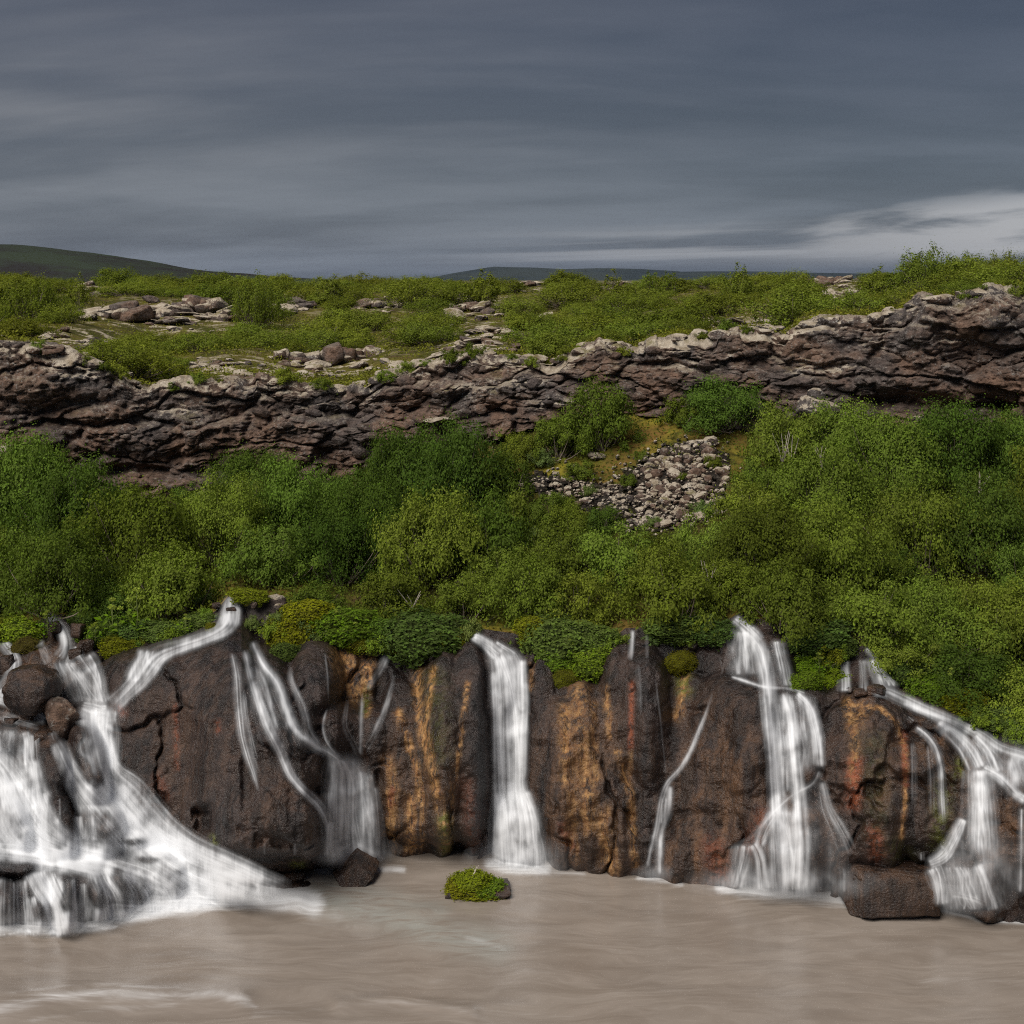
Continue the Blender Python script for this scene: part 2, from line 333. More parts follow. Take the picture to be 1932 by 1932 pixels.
lobes = [  # u, v, half width, half height, bulge m, lean
    (395, 1400, 195, 245, 1.35, .18), (515, 1555, 118, 95, 1.45, .1), (345, 1330, 110, 120, 1.1, 0), (420, 1570, 120, 90, .95, 0), (300, 1470, 80, 130, .9, .1),
    (598, 1275, 50, 78, .95, 0), (648, 1385, 50, 62, .95, 0), (700, 1395, 38, 70, .7, 0), (560, 1390, 60, 110, .75, .2), (665, 1530, 62, 110, .75, 0),
    (765, 1470, 52, 190, .72, .05), (830, 1420, 48, 210, .80, 0), (885, 1400, 40, 200, .60, 0), (905, 1470, 36, 170, .66, 0), (958, 1390, 45, 190, .45, 0),
    (980, 1585, 52, 90, .95, 0), (1015, 1400, 42, 190, .70, 0), (1095, 1480, 90, 200, 1.05, .05), (1150, 1560, 65, 130, 1.05, .05), (1165, 1340, 40, 140, .75, 0), (1215, 1350, 52, 150, .95, .05), (1225, 1560, 40, 150, .55, 0),
    (1290, 1420, 46, 150, .55, -.12), (1370, 1460, 92, 195, 1.15, 0), (1330, 1620, 95, 90, 1.10, 0), (1455, 1420, 60, 240, .9, 0), (1480, 1590, 90, 95, 1.25, 0), (1520, 1400, 60, 130, .85, 0),
    (1600, 1480, 70, 200, .85, 0), (1660, 1470, 70, 190, 1.0, 0), (1750, 1470, 70, 170, .9, 0), (1840, 1500, 70, 120, .85, 0), (1905, 1530, 60, 130, .85, 0), (1985, 1560, 80, 160, .9, 0), (2100, 1570, 80, 170, .9, 0), (2230, 1560, 90, 170, .8, 0), (2340, 1570, 70, 160, .9, 0), (-120, 1480, 90, 120, .7, 0), (-250, 1560, 100, 150, .8, 0), (-380, 1540, 90, 160, .8, 0), (1830, 1640, 70, 90, .9, 0),
    (60, 1300, 62, 52, .55, 0), (165, 1290, 45, 60, .45, 0), (235, 1270, 36, 48, .7, 0), (95, 1235, 40, 30, .35, 0), (165, 1430, 34, 60, .55, .2), (98, 1445, 34, 62, 1.0, .1), (112, 1545, 32, 62, 1.1, .1), (30, 1395, 60, 25, .25, 0),
    (190, 1560, 52, 45, .55, 0), (30, 1550, 60, 55, .5, 0), (150, 1685, 52, 45, .5, 0), (30, 1700, 60, 55, .5, 0), (85, 1715, 30, 35, .45, 0), (240, 1675, 45, 40, .5, 0), (310, 1660, 50, 35, .4, 0),
    (128, 1690, 17, 36, .95, 0), (184, 1690, 17, 36, .95, .2), (72, 1716, 14, 26, .85, 0), (252, 1588, 34, 11, .75, .5), (292, 1622, 40, 12, .7, .6), (8, 1640, 60, 17, .9, 0), (228, 1668, 16, 28, .8, .3), (330, 1640, 26, 12, .6, .6), (8, 1700, 30, 46, .85, 0), (30, 1550, 26, 40, .8, .2), (165, 1425, 30, 66, .9, .25), (190, 1556, 40, 34, .8, 0), (270, 1560, 16, 26, .5, .5), (60, 1475, 16, 20, .6, 0)]
B = np.zeros_like(CY)
wu = 10 * fbm(CU / 60, CV / 60, 0 * CU, 3, 21); wv_ = 14 * fbm(CU / 60, CV / 60, 0 * CU + 5, 3, 22)
for u, v, ru, rv, amp, lean in lobes:
    du = (CU + wu - u - lean * (CV - v)) / ru; dv = (CV + wv_ - v) / rv
    r2 = np.abs(du) ** 2.2 + np.abs(dv) ** 2.6
    B = B + (amp * np.clip(1 - r2, 0, 1) ** .55) ** 4
B = B ** .25; B = .4 * B + .6 * blur(blur(B, 3, 1), 3, 0)
X = (CU - U0) / F * 31; Z = (V0 - CV) / F * 31
fl = fbm(X * 1.3, Z * .22, 0 * X, 4, 9) * .20 + fbm(X * 4.5, Z * .9, 0 * X + 3, 3, 12) * .05
f1, f2, cid = worley(X * .55 + .45 * fbm(X, Z, 0 * X, 3, 30), Z * .40 + .35 * fbm(X, Z, 0 * X + 4, 3, 31), 0 * X + .5, 2)
crack = -.24 * np.exp(-((f2 - f1) / .045) ** 2) * sstep(fbm(X * .5, Z * .4, 0 * X + 2, 3, 44), -.12, .2) + .16 * (blur(blur(cid, 3, 0), 3, 1) - .5)
g1, g2, gid = worley(X * 2.4, Z * 1.9, 0 * X + .5, 6)
crk2 = .03 * (blur(blur(gid, 2, 0), 2, 1) - .5)
rough = fbm(X * 1.1, Z * 1.3, 0 * X + 7, 5, 14) * .30 + fbm(X * 4, Z * 3.2, 0 * X + 2, 4, 17) * .055 + fbm(X * 3, Z * 3, 0 * X + 9, 4, 18, True) * .02
fine = fl + crack + crk2 + rough
ed = 1 - sstep(CT, .94, 1.0)
CY = CY - (1.1 * B + fine) * ed
# undercut notches at the waterline and below the big dome's nose
for u, v, ru, rv, a in [(540, 1635, 90, 26, .9), (830, 1608, 90, 22, .5), (385, 1545, 18, 28, .5), (720, 1300, 14, 40, .3), (465, 1470, 10, 60, .12)]:
    CY = CY + a * np.exp(-((CU - u) / ru) ** 4 - ((CV - v) / rv) ** 4)
iw = int(np.argmin(np.abs(TC)))
corr = y_water(UC) - CY[iw]; corr = blur(corr, 14, 0)
CY = CY + corr[None] * (1 - sstep(CT, .55, .97))
CX, CZ = (CU - U0) / F * CY, H - (CV - V0) * CY / F
och = np.zeros_like(CY); red = och.copy(); grn = och.copy(); brn = och.copy()
for pts, wd, k in [([(650, 1235), (662, 1300)], 20, 1), ([(690, 1240), (692, 1290), (672, 1312)], 16, 1), ([(788, 1258), (790, 1340), (800, 1395), (818, 1460), (832, 1530), (842, 1600)], 9, 1), ([(818, 1262), (802, 1370), (815, 1430)], 6, 1),
                   ([(882, 1290), (866, 1420), (852, 1500), (846, 1600)], 5, .9), ([(752, 1345), (770, 1400), (786, 1450), (795, 1520)], 8, .9), ([(730, 1430), (745, 1490)], 10, .7), ([(735, 1500), (735, 1605)], 14, .8), ([(775, 1505), (776, 1605)], 11, .95), ([(797, 1500), (796, 1600)], 5, .8),
                   ([(1066, 1340), (1070, 1470)], 12, .9), ([(1092, 1305), (1102, 1450), (1112, 1560)], 18, .7), ([(1118, 1330), (1124, 1470)], 8, .6), ([(1140, 1540), (1152, 1640)], 17, .75), ([(1082, 1500), (1080, 1620)], 15, .5), ([(1165, 1420), (1190, 1500), (1197, 1630)], 7, .9), ([(1142, 1300), (1152, 1390)], 7, .8),
                   ([(1292, 1265), (1286, 1330), (1278, 1352)], 9, .9), ([(1600, 1325), (1612, 1400), (1612, 1470)], 10, .7), ([(1605, 1330), (1660, 1336), (1693, 1365), (1708, 1420), (1709, 1500), (1700, 1580)], 5, .9), ([(1630, 1335), (1610, 1370)], 14, .6), ([(700, 1330), (690, 1350)], 5, .6), ([(1003, 1255), (1000, 1300)], 6, .6), ([(1190, 1420), (1185, 1480)], 6, .4)]:
    och = np.maximum(och, k * stroke(CU, CV, pts, wd))
for pts, wd, k in [([(1612, 1440), (1610, 1515)], 14, 1), ([(1650, 1570), (1655, 1610)], 14, .7), ([(1192, 1290), (1190, 1410)], 5, .9), ([(1345, 1600), (1362, 1665)], 22, .5), ([(1705, 1385), (1709, 1480)], 6, .8), ([(1080, 1600), (1060, 1560)], 10, .4), ([(330, 1330), (335, 1450)], 5, .5), ([(300, 1470), (310, 1500)], 12, .35), ([(410, 1360), (412, 1380)], 5, .5), ([(225, 1335), (232, 1345)], 8, .5), ([(740, 1490), (736, 1520)], 8, .6), ([(880, 1480), (900, 1600)], 16, .25), ([(1440, 1540), (1415, 1600)], 18, .35)]:
    red = np.maximum(red, k * stroke(CU, CV, pts, wd))
for pts, wd, k in [([(838, 1545), (842, 1600)], 12, .9), ([(692, 1300), (688, 1345)], 7, .8), ([(1780, 1490), (1770, 1600)], 16, .7), ([(1812, 1440), (1808, 1460)], 10, .9), ([(1285, 1250), (1290, 1300)], 14, .9), ([(400, 1580), (405, 1590)], 6, 1), ([(555, 1630), (570, 1632)], 8, .7), ([(820, 1280), (830, 1420)], 26, .22), ([(1650, 1400), (1655, 1560)], 26, .16), ([(1690, 1600), (1720, 1640)], 22, .3)]:
    grn = np.maximum(grn, k * stroke(CU, CV, pts, wd))
for u, v, r, k in [(1360, 1500, 95, .95), (1650, 1450, 80, .55), (1100, 1480, 95, 1), (1510, 1600, 80, .85), (1790, 1430, 80, .8), (200, 1500, 90, .4), (780, 1500, 80, .8), (1320, 1630, 90, .9), (350, 1420, 120, .35), (60, 1290, 80, .7), (530, 1560, 100, .35), (1900, 1560, 80, .8), (1230, 1480, 60, .4)]:
    brn = np.maximum(brn, k * np.exp(-((CU - u) ** 2 + ((CV - v) * .6) ** 2) / r ** 2))
for lst in (och, red, grn): np.clip(lst, 0, 1, lst)
me = mesh_np('lower_cliff', np.stack([CX, CY, CZ], -1).reshape(-1, 3), grid_faces(NR, len(UC)), M_ROCK, True,
             {'ochre': och.ravel(), 'red': red.ravel(), 'green': grn.ravel(), 'brown': brn.ravel()})
tag(link('lower_cliff', me), 'dark wet lava cliff with ochre streaks behind the waterfalls', kind='structure')

def rock_y(u, v, A=CY):
    u = np.asarray(u, float); v = np.asarray(v, float)
    t = (v - v_water(u)) / (v_rim(u) - v_water(u))
    fi = np.clip((u - UC[0]) / 2.5, 0, len(UC) - 1.001); fj = np.clip((t - TC[0]) / (TC[1] - TC[0]), 0, NR - 1.001)
    i, j = fi.astype(int), fj.astype(int); a, b = fi - i, fj - j
    return (A[j, i] * (1 - a) + A[j, i + 1] * a) * (1 - b) + (A[j + 1, i] * (1 - a) + A[j + 1, i + 1] * a) * b
CYS = blur(blur(CY, 4, 1), 4, 0)

# ------------------------------------------------------------------ hillside between the two cliffs
US = np.arange(-520, 2461, 8.0); NS = 120
TS = np.linspace(0, 1, NS)
def slope_pt(u, t):
    v = v_rim(u) + (v_foot(u) - v_rim(u)) * t
    y = y_rim(u) + (y_foot(u) + .6 - y_rim(u)) * t
    return v, y
SU = np.repeat(US[None], NS, 0); ST = np.repeat(TS[:, None], len(US), 1)
SV, SY = slope_pt(SU, ST)
SX, SZ = (SU - U0) / F * SY, H - (SV - V0) * SY / F
SZ = SZ + (fbm(SX * .35, SY * .35, 0 * SX, 4, 33) * .35 + fbm(SX * 1.6, SY * 1.6, 0 * SX, 3, 34) * .1) * sstep(ST, 0, .06) * sstep(1 - ST, 0, .05)
hm = sum(k * np.exp(-((SU - a) / ra) ** 2 - ((SV - b_) / rb) ** 2) for a, b_, ra, rb, k in [(1235, 815, 80, 60, 1.2), (1060, 895, 150, 45, 1.0), (1400, 870, 70, 70, .8), (500, 1130, 110, 50, .8), (960, 1050, 70, 30, .5), (1330, 780, 120, 25, .8), (1560, 790, 60, 25, .6)]) + .9 * np.exp(-((SV - v_rim(SU)) / 30) ** 2)
me = mesh_np('hillside', np.stack([SX, SY, SZ], -1).reshape(-1, 3), grid_faces(NS, len(US)), M_SLOPE, True, {'moss': hm.ravel()})
hillside = tag(link('hillside', me), 'mossy slope under the shrubs between the two cliffs', kind='structure')
def slope_at(u, v):
    """point of the slope seen at frame position (u, v)"""
    t = float(np.clip((v - v_rim(u)) / (v_foot(u) - v_rim(u)), 0, 1))
    fi = np.clip((u - US[0]) / 8, 0, len(US) - 1.001); fj = np.clip(t * (NS - 1), 0, NS - 1.001); i, j = int(fi), int(fj)
    return Vector((SX[j, i], SY[j, i], SZ[j, i]))

# ------------------------------------------------------------------ plateau (lava field) above, out to the horizon
z_crim = lambda u: H - (v_crim(u) - V0) * y_crim(u) / F
def plat_z(u, y):
    yc = y_crim(u); s = np.clip((y - yc) / (112 - yc), 0, 1)
    far = 12.15 + .45 * sstep(u, 1300, 1900)
    z = z_crim(u) * (1 - s) + far * s - .55 * np.sin(np.pi * np.clip(s * 1.6, 0, 1)) * (1 - sstep(u, 1350, 1650))
    x = (u - U0) / F * y
    z = z + (fbm(x * .10, y * .10, 0 * x, 3, 60) * .8 + fbm(x * .5, y * .5, 0 * x, 3, 61) * .16) * sstep(y - yc, .5, 5) * (1 - sstep(y, 150, 260))
    return z - 6.5 * sstep(y, 125, 420)
UP = np.arange(-700, 2650, 10.0); YP = np.concatenate([np.linspace(0, 1, 90) ** 1.35 * 72, 72 + np.geomspace(2, 7000, 60)])
PU = np.repeat(UP[None], len(YP), 0); PYY = y_crim(PU) + .25 + np.repeat(YP[:, None], len(UP), 1)
PZ = plat_z(PU, PYY); PX = (PU - U0) / F * PYY
PVv = V0 + F * (H - PZ) / PYY
lich = .22 + .78 * np.exp(-((PYY - y_crim(PU)) / 3.0) ** 2) * sstep(PU, -1000, 0)
patches = [(160, 640, 60, 22), (430, 690, 80, 18), (560, 700, 60, 14), (545, 578, 50, 12), (620, 690, 90, 20), (710, 575, 60, 10), (900, 580, 70, 20), (910, 625, 70, 22), (890, 655, 70, 16), (1000, 540, 60, 14), (1400, 612, 90, 18), (1430, 640, 80, 14), (1590, 550, 70, 30), (330, 600, 150, 26), (60, 670, 120, 24), (760, 690, 90, 12), (1180, 540, 60, 10)]
for u, v, ru, rv in patches: lich = np.maximum(lich, 1.6 * np.exp(-((PU - u) / ru) ** 2 - ((PVv - v) / rv) ** 2))
me = mesh_np('lava_plateau', np.stack([PX, PYY, PZ], -1).reshape(-1, 3), grid_faces(len(YP), len(UP)), M_PLAT, True, {'lichen': np.clip(lich, 0, 1.2).ravel()})
tag(link('lava_plateau', me), 'mossy lava field above the upper cliff reaching the horizon', kind='structure')
def plat_at(u, v):
    ys = np.geomspace(float(y_crim(u)) + .4, 160, 400); vv = V0 + F * (H - plat_z(np.full_like(ys, u), ys)) / ys
    k = np.argmax(vv < v); k = k if vv[k] < v else len(ys) - 1
    y = ys[k]; return Vector(((u - U0) / F * y, y, float(plat_z(np.array([u * 1.0]), np.array([y]))[0])))

# ------------------------------------------------------------------ upper cliff
UU = np.arange(-520, 2461, 2.6); NU = 150; NT_ = 26
TU = np.linspace(-.12, 1, NU)
A = np.repeat(UU[None], NU, 0); T = np.repeat(TU[:, None], len(UU), 1)
AV = v_foot(A) + (v_crim(A) - v_foot(A)) * T; AY = y_foot(A) + (y_crim(A) - y_foot(A)) * np.clip(T, 0, 1) ** 1.4
X = (A - U0) / F * AY; Z = H - (AV - V0) * AY / F
wx, wz = .9 * fbm(X * .45, Z * .8, 0 * X, 4, 70), .42 * fbm(X * .4, Z * .8, 0 * X + 3, 4, 71)
f1, f2, ci = worley((X + wx) * .36, (Z + wz) * .85, 0 * X + .5, 9)
h1, h2, hi = worley((X + wx * .8) * 1.0, (Z + wz * .7) * 2.1, 0 * X + .5, 11)
ci = blur(blur(ci, 2, 1), 1, 0)
D = .55 * (ci - .5) - .26 * np.exp(-((f2 - f1) / .06) ** 2) + .20 * (blur(blur(hi, 1, 1), 1, 0) - .5) - .13 * np.exp(-((h2 - h1) / .07) ** 2) * sstep(fbm(X * .5, Z * .7, 0 * X, 3, 76), -.15, .2)
D += .42 * fbm(X * .28, Z * 1.1, 0 * X + 4, 4, 73) + .15 * fbm(X * .9, Z * 3.0, 0 * X, 5, 74, True) + .20 * fbm(X * 2.2, Z * 2.8, 0 * X, 5, 75)
k1, k2, ki = worley((X + wx * .5) * 2.3 + .3 * fbm(X * 2, Z * 2, 0 * X, 2, 65), (Z + wz * .5) * 4.4, 0 * X + .5, 15)
D += .17 * (ki - .5) - .06 * np.exp(-((k2 - k1) / .10) ** 2) + .08 * fbm(X * 6, Z * 8, 0 * X, 3, 77)
D += .26 * np.sin((Z + .7 * fbm(X * .22, Z * .2, 0 * X, 3, 78)) * 3.4) * .6 * sstep(1 - T, .12, .3)
for u, v, ru, rv, a in [(1690, 760, 70, 22, -1.1), (1860, 770, 90, 14, -.8), (300, 893, 150, 12, -.6), (770, 775, 30, 8, -.5), (945, 775, 26, 10, -.6), (1600, 735, 60, 10, -.3), (640, 785, 100, 7, -.4), (150, 800, 150, 7, -.35),
                        (1770, 610, 50, 60, .55), (1880, 610, 60, 60, .5), (1720, 640, 40, 40, .35), (180, 790, 60, 22, .35), (365, 800, 40, 26, .45), (860, 735, 110, 22, .4), (1560, 680, 90, 26, .4), (70, 720, 90, 30, .4)]:
    D += a * np.exp(-((A - u) / ru) ** 2 - ((AV - v) / rv) ** 2)
D *= (1 - .6 * sstep(T, .93, 1.0))
Zd = Z + .12 * fbm(X * 2, Z * 2, 0 * X, 4, 80) + sstep(T, .72, 1.0) * (.30 * fbm(X * .8, 0 * X, 0 * X, 3, 140) + .22 * (worley(X * .9, 0 * X + .5, 0 * X + .5, 21)[2] - .5))
top = .10 + .9 * sstep(T + .25 * fbm(X * .5, Z, 0 * X, 3, 81), .80, 1.05) * (1 - .45 * sstep(A, 1600, 1720)) + .22 * sstep(T, .45, .8)
for u, v, ru, rv in [(70, 740, 70, 14), (330, 775, 60, 12), (480, 745, 90, 12), (620, 770, 60, 12), (980, 720, 70, 12), (1300, 690, 80, 12), (1420, 670, 70, 10), (1680, 650, 60, 14), (1800, 640, 70, 14), (870, 735, 90, 14), (1560, 695, 80, 16), (1050, 760, 60, 14), (1530, 700, 50, 12), (280, 690, 80, 20)]:
    top = np.maximum(top, .9 * np.exp(-((A - u) / ru) ** 2 - ((AV - v) / rv) ** 2))
YY = AY - D; XX = (A - U0) / F * YY
sE = np.linspace(0, 1, NT_)[1:, None] * 3.4
TY = YY[-1][None] + sE; TUu = np.repeat(UU[None], NT_ - 1, 0); TX = (TUu - U0) / F * TY
tz = plat_z(TUu, np.maximum(TY, y_crim(TUu)))
bl = sstep(np.repeat(np.linspace(0, 1, NT_)[1:, None], len(UU), 1), 0, .5)
lump = (.20 * fbm(TX * .9, TY * .9, 0 * TX, 3, 84) + .16 * fbm(TX * 2.6, TY * 2.6, 0 * TX, 3, 85, True) + .03)
TZ = Zd[-1][None] * (1 - bl) + tz * bl + lump - .30 * sstep(bl, .6, 1.0)
V = np.concatenate([np.stack([XX, YY, Zd], -1), np.stack([TX, TY, TZ], -1)], 0)
me = mesh_np('upper_cliff', V.reshape(-1, 3), grid_faces(NU + NT_ - 1, len(UU)), M_LAVA, True, {'top': np.concatenate([top, np.clip(.55 + 1.3 * fbm(TX * .35, TY * .35, 0 * TX, 3, 150), .05, 1)], 0).ravel()})
upper_cliff = tag(link('upper_cliff', me), 'layered brown lava cliff with pale lichen along its top edge', kind='structure')
def ucliff_y(u, t):
    i = int(np.clip((u - UU[0]) / 2.6, 0, len(UU) - 1)); j = int(np.clip((t + .12) / 1.12 * (NU - 1), 0, NU - 1)); return float(YY[j, i]), float(AV[j, i])

# ------------------------------------------------------------------ distant hills
def hill(name, prof, y, depth, col1, col2, label):
    us = np.linspace(prof[0][0], prof[-1][0], 160); vs = curve(prof)(us); rows = []
    for k, fr in enumerate(np.linspace(0, 1, 24)):
        yy = y + depth * (fr - .5) * 1.0; e = math.sin(math.pi * fr) ** .8
        x = (us - U0) / F * y; zt = H - (vs - V0) * y / F
        n = fbm(x * 6 / depth, np.full_like(x, fr * 4), 0 * x, 4, 90) * .06 * (zt.max() + 8) * (e if fr != .5 else 1)
        rows.append(np.stack([x, np.full_like(x, yy), -6 + (zt + 6) * e + n * (1 - abs(e - 1) < .999)], -1))
    m, t, out = new_mat(name); pos = geo(t)['Position']
    n = t.noise(t.scale(pos, (1, 1, 3)), 5.0 / depth, 7, .62)
    bs = t.node('ShaderNodeBsdfDiffuse', {'Color': t.mix(t.ss(n, .42, .58), col1, col2)}); t.l.new(bs.outputs[0], out.inputs[0])
    tag(link(name, mesh_np(name, np.concatenate(rows), grid_faces(24, 160), m)), label, kind='structure')
hill('distant_hill', [(-420, 520), (-250, 492), (-80, 468), (30, 461), (70, 466), (170, 476), (260, 490), (340, 505), (420, 515), (540, 524), (640, 530)], 1500, 700, (.026, .024, .023), (.034, .043, .028), 'dark broad hill on the horizon at the left')
hill('distant_ridge', [(780, 530), (860, 515), (930, 503), (1000, 505), (1060, 508), (1130, 506), (1210, 508), (1280, 512), (1400, 512), (1500, 514), (1620, 516), (1800, 517), (2000, 516), (2200, 518), (2400, 530)], 5200, 1500, (.024, .030, .034), (.034, .040, .038), 'low far blue ridge on the horizon')

# ------------------------------------------------------------------ river
xs = np.concatenate([-np.geomspace(60, 13.6, 14), np.linspace(-13.4, 13.4, 380), np.geomspace(13.6, 60, 14)])
ys = np.concatenate([np.linspace(2, 22, 18), np.linspace(22.3, 31.6, 220), np.linspace(32, 40, 8)])
RX, RY = np.meshgrid(xs, ys); RU = U0 + F * RX / RY; RV = V0 + F * H / RY
foam = np.zeros_like(RX)
for pts, wd, k in [([(-60, 1746), (0, 1744), (110, 1748), (200, 1738)], 17, 1.1), ([(60, 1735), (180, 1730), (260, 1712)], 18, 1.0), ([(40, 1730), (120, 1735)], 26, 1), ([(190, 1722), (300, 1705), (380, 1690)], 16, .95), ([(200, 1730), (330, 1708), (440, 1692), (540, 1700)], 22, 1.1), ([(470, 1688), (560, 1704), (640, 1724)], 18, .32), ([(250, 1694), (400, 1678), (500, 1686), (590, 1704)], 26, 1.1), ([(420, 1650), (500, 1672), (570, 1700)], 22, .9), ([(430, 1660), (520, 1685), (580, 1704)], 18, .8), ([(110, 1756), (215, 1748)], 7, .8),
                   ([(600, 1640), (640, 1646)], 9, .7), ([(690, 1640), (725, 1640), (760, 1640)], 9, .6), ([(925, 1630), (960, 1636), (1030, 1638)], 15, .85), ([(1000, 1640), (1100, 1648)], 10, .45), ([(1205, 1656), (1235, 1660), (1285, 1668)], 9, .6),
                   ([(1360, 1675), (1440, 1682), (1530, 1688), (1600, 1695)], 15, .85), ([(1400, 1690), (1500, 1700), (1640, 1710)], 14, .40), ([(1600, 1700), (1760, 1718), (1800, 1722)], 4, .5), ([(1770, 1712), (1850, 1732), (1932, 1740)], 7, .7),
                   ([(0, 1908), (80, 1890), (180, 1878), (280, 1884), (400, 1880), (465, 1894)], 15, .46), ([(230, 1866), (330, 1868), (440, 1888), (480, 1900)], 8, .42), ([(20, 1880), (120, 1866), (220, 1862)], 6, .32), ([(60, 1925), (200, 1905), (330, 1900)], 8, .3), ([(640, 1898), (740, 1892), (830, 1898), (900, 1920), (960, 1945)], 11, .24), ([(480, 1915), (600, 1900)], 14, .32), ([(1740, 1850), (1850, 1845), (1932, 1860)], 12, .22), ([(880, 1770), (950, 1790)], 8, .32), ([(600, 1760), (800, 1775)], 10, .15), ([(1100, 1790), (1300, 1800)], 12, .14), ([(1500, 1765), (1700, 1785)], 12, .12), ([(1000, 1860), (1300, 1870)], 16, .12)]:
    foam = np.maximum(foam, k * stroke(RU, RV, pts, wd))
for k in range(70):
    u, v = rnd.uniform(-50, 1950), rnd.uniform(1690, 1930); l_ = rnd.uniform(60, 220); b_ = rnd.uniform(-.10, .12)
    if v < float(v_water(min(max(u, 0), 1932))) + 30: continue
    foam = np.maximum(foam, rnd.uniform(.06, .20) * stroke(RU, RV, [(u - l_, v - b_ * l_), (u, v), (u + l_ * .6, v + b_ * l_ * .4)], rnd.uniform(2.5, 6)))
teal = np.maximum(.7 * stroke(RU, RV, [(600, 1690), (720, 1725), (820, 1760), (940, 1785)], 30), .5 * stroke(RU, RV, [(620, 1670), (830, 1720)], 22))
RZ = .05 * fbm(RX * .35, RY * .8, 0 * RX, 3, 95) * (RY < 31) + .07 * stroke(RU, RV, [(0, 1890), (200, 1868), (450, 1885)], 26) + .05 * stroke(RU, RV, [(640, 1895), (740, 1886), (890, 1912)], 14) + .08 * stroke(RU, RV, [(200, 1690), (430, 1672), (560, 1700)], 22)
me = mesh_np('river', np.stack([RX, RY, RZ], -1).reshape(-1, 3), grid_faces(len(ys), len(xs)), M_RIVER, True, {'foam': foam.ravel(), 'teal': teal.ravel()})
tag(link('river', me), 'silty grey-brown river with white foam below the falls', kind='structure')

# ------------------------------------------------------------------ rocks
def make_rock(seed, sub=4, cuts=14, rough=.34, box=False, flat=1.0):
    r = np.random.RandomState(seed); bm = bmesh.new(); bmesh.ops.create_icosphere(bm, subdivisions=sub, radius=1.0)
    v = np.array([x.co[:] for x in bm.verts]); f = np.array([[l.index for l in p.verts] for p in bm.faces]); bm.free()
    if box:
        v = np.sign(v) * np.abs(v) ** .28; v /= np.abs(v).max(0)
        v *= (.92, .92, .90)
    v = v * (1 + rough * fbm(v[:, 0] * .9, v[:, 1] * .9, v[:, 2] * .9, 3, seed)[:, None])
    for k in range(cuts):
        n = r.normal(size=3); n /= np.linalg.norm(n); d = r.uniform(.62, .90) if not box else r.uniform(.80, 1.15)
        v = v - np.outer(np.maximum(0, v @ n - d) * .93, n)
    dn = v / np.linalg.norm(v, axis=1, keepdims=True)
    v = v + dn * (.13 * fbm(v[:, 0] * 2.2, v[:, 1] * 2.2, v[:, 2] * 3, 4, seed + 3) + .035 * fbm(v[:, 0] * 9, v[:, 1] * 9, v[:, 2] * 9, 2, seed + 6))[:, None]
    v[:, 2] *= flat
    z = np.zeros(len(v))
    return mesh_np('rock', v, f, None, sub >= 3, {'ochre': z, 'red': z, 'green': z, 'brown': z + .4})
ROCKS = [make_rock(s, 4, 14) for s in range(7)]; BOX = make_rock(34, 5, 2, .05, True)
ROCKS_L = [make_rock(50 + s, 2, 7, .22) for s in range(8)]
ROCKS_L = [m for m in ROCKS_L]
def with_mat(meshes, mat, suf):
    out = []
    for m in meshes:
        c = m.copy(); c.materials.clear(); c.materials.append(mat); out.append(c)
    return out
ROCKS_A = [make_rock(110 + q, 4, 10, .22, True) for q in range(7)]
R_WET, R_LAVA, R_LICH, R_STONE, R_BLOCK, B_WET = (with_mat(ROCKS_A, M_ROCK, 'w'), with_mat(ROCKS, M_LAVA_BLOCK, 'l'), with_mat(ROCKS, M_LICHEN, 'p'), with_mat(ROCKS_L, M_SCREE, 's'), with_mat(ROCKS_L, M_LAVA_BLOCK, 'b'), with_mat([BOX], M_ROCK, 'b')[0])

R_DOME = with_mat([make_rock(7, 4, 8, .25)], M_ROCK, 'd')[0]
def put_rock(name, me, loc, dims, rot=(0, 0, 0), parent=None):
    o = link(name, me, parent); o.location = loc; o.scale = dims; o.rotation_euler = rot; return o
def wet_boulder(u, v, wd, ht, label, k, dy=.25, rot=0, dep=1.0, me=None, y=None):
    """boulder seen at (u, v) (centre), set into the rock behind it"""
    y = (float(rock_y(u, v)) if y is None else y) - dy
    s = y / F
    o = put_rock('boulder', me or R_WET[k % 7], P(u, v, y), (wd * s / 2 * 1.12, wd * s / 2 * dep, ht * s / 2 * 1.12), (0, math.radians(rot), k * .7 if me is None else 0))
    return tag(o, label, 'boulder', 'boulders among the falls')
yw = lambda v: H * F / (v - V0)
for a in [(62, 1302, 116, 78, 'big brown boulder dotted with yellow lichen in the left cascade', 0, .35), (118, 1352, 64, 74, 'pale angular boulder perched over the white chute of the left cascade', 1, .55),
          (14, 1258, 30, 44, 'black knob of rock at the left edge beside the upper left trickle', 2, .2), (105, 1184, 20, 22, 'small black stone below the very top of the left cascade', 3, .2), (146, 1190, 24, 28, 'dark stone right of the topmost left trickle, under the herbs', 4, .2), (142, 1236, 24, 24, 'small dark stone in the middle of the upper left trickles', 5, .25), 
          (160, 1222, 26, 30, 'brown stone under the overhanging herbs beside left trickle', 1, .2), 
          (54, 1351, 30, 24, 'small rusty stone on the ledge below big brown boulder', 3, .25), (20, 1362, 24, 14, 'flat dark stone on the ledge at the left edge', 4, .2), (80, 1388, 26, 16, 'flat dark stone at the lip of the small left curtain', 2, .2),
          
]:
    wet_boulder(*a, **({'me': R_LAVA[1]} if 'pale angular' in a[4] else {'me': R_DOME} if 'big brown' in a[4] else {}))
PYR = make_rock(131, 4, 4, .12); pv = np.array([q.co[:] for q in PYR.vertices])
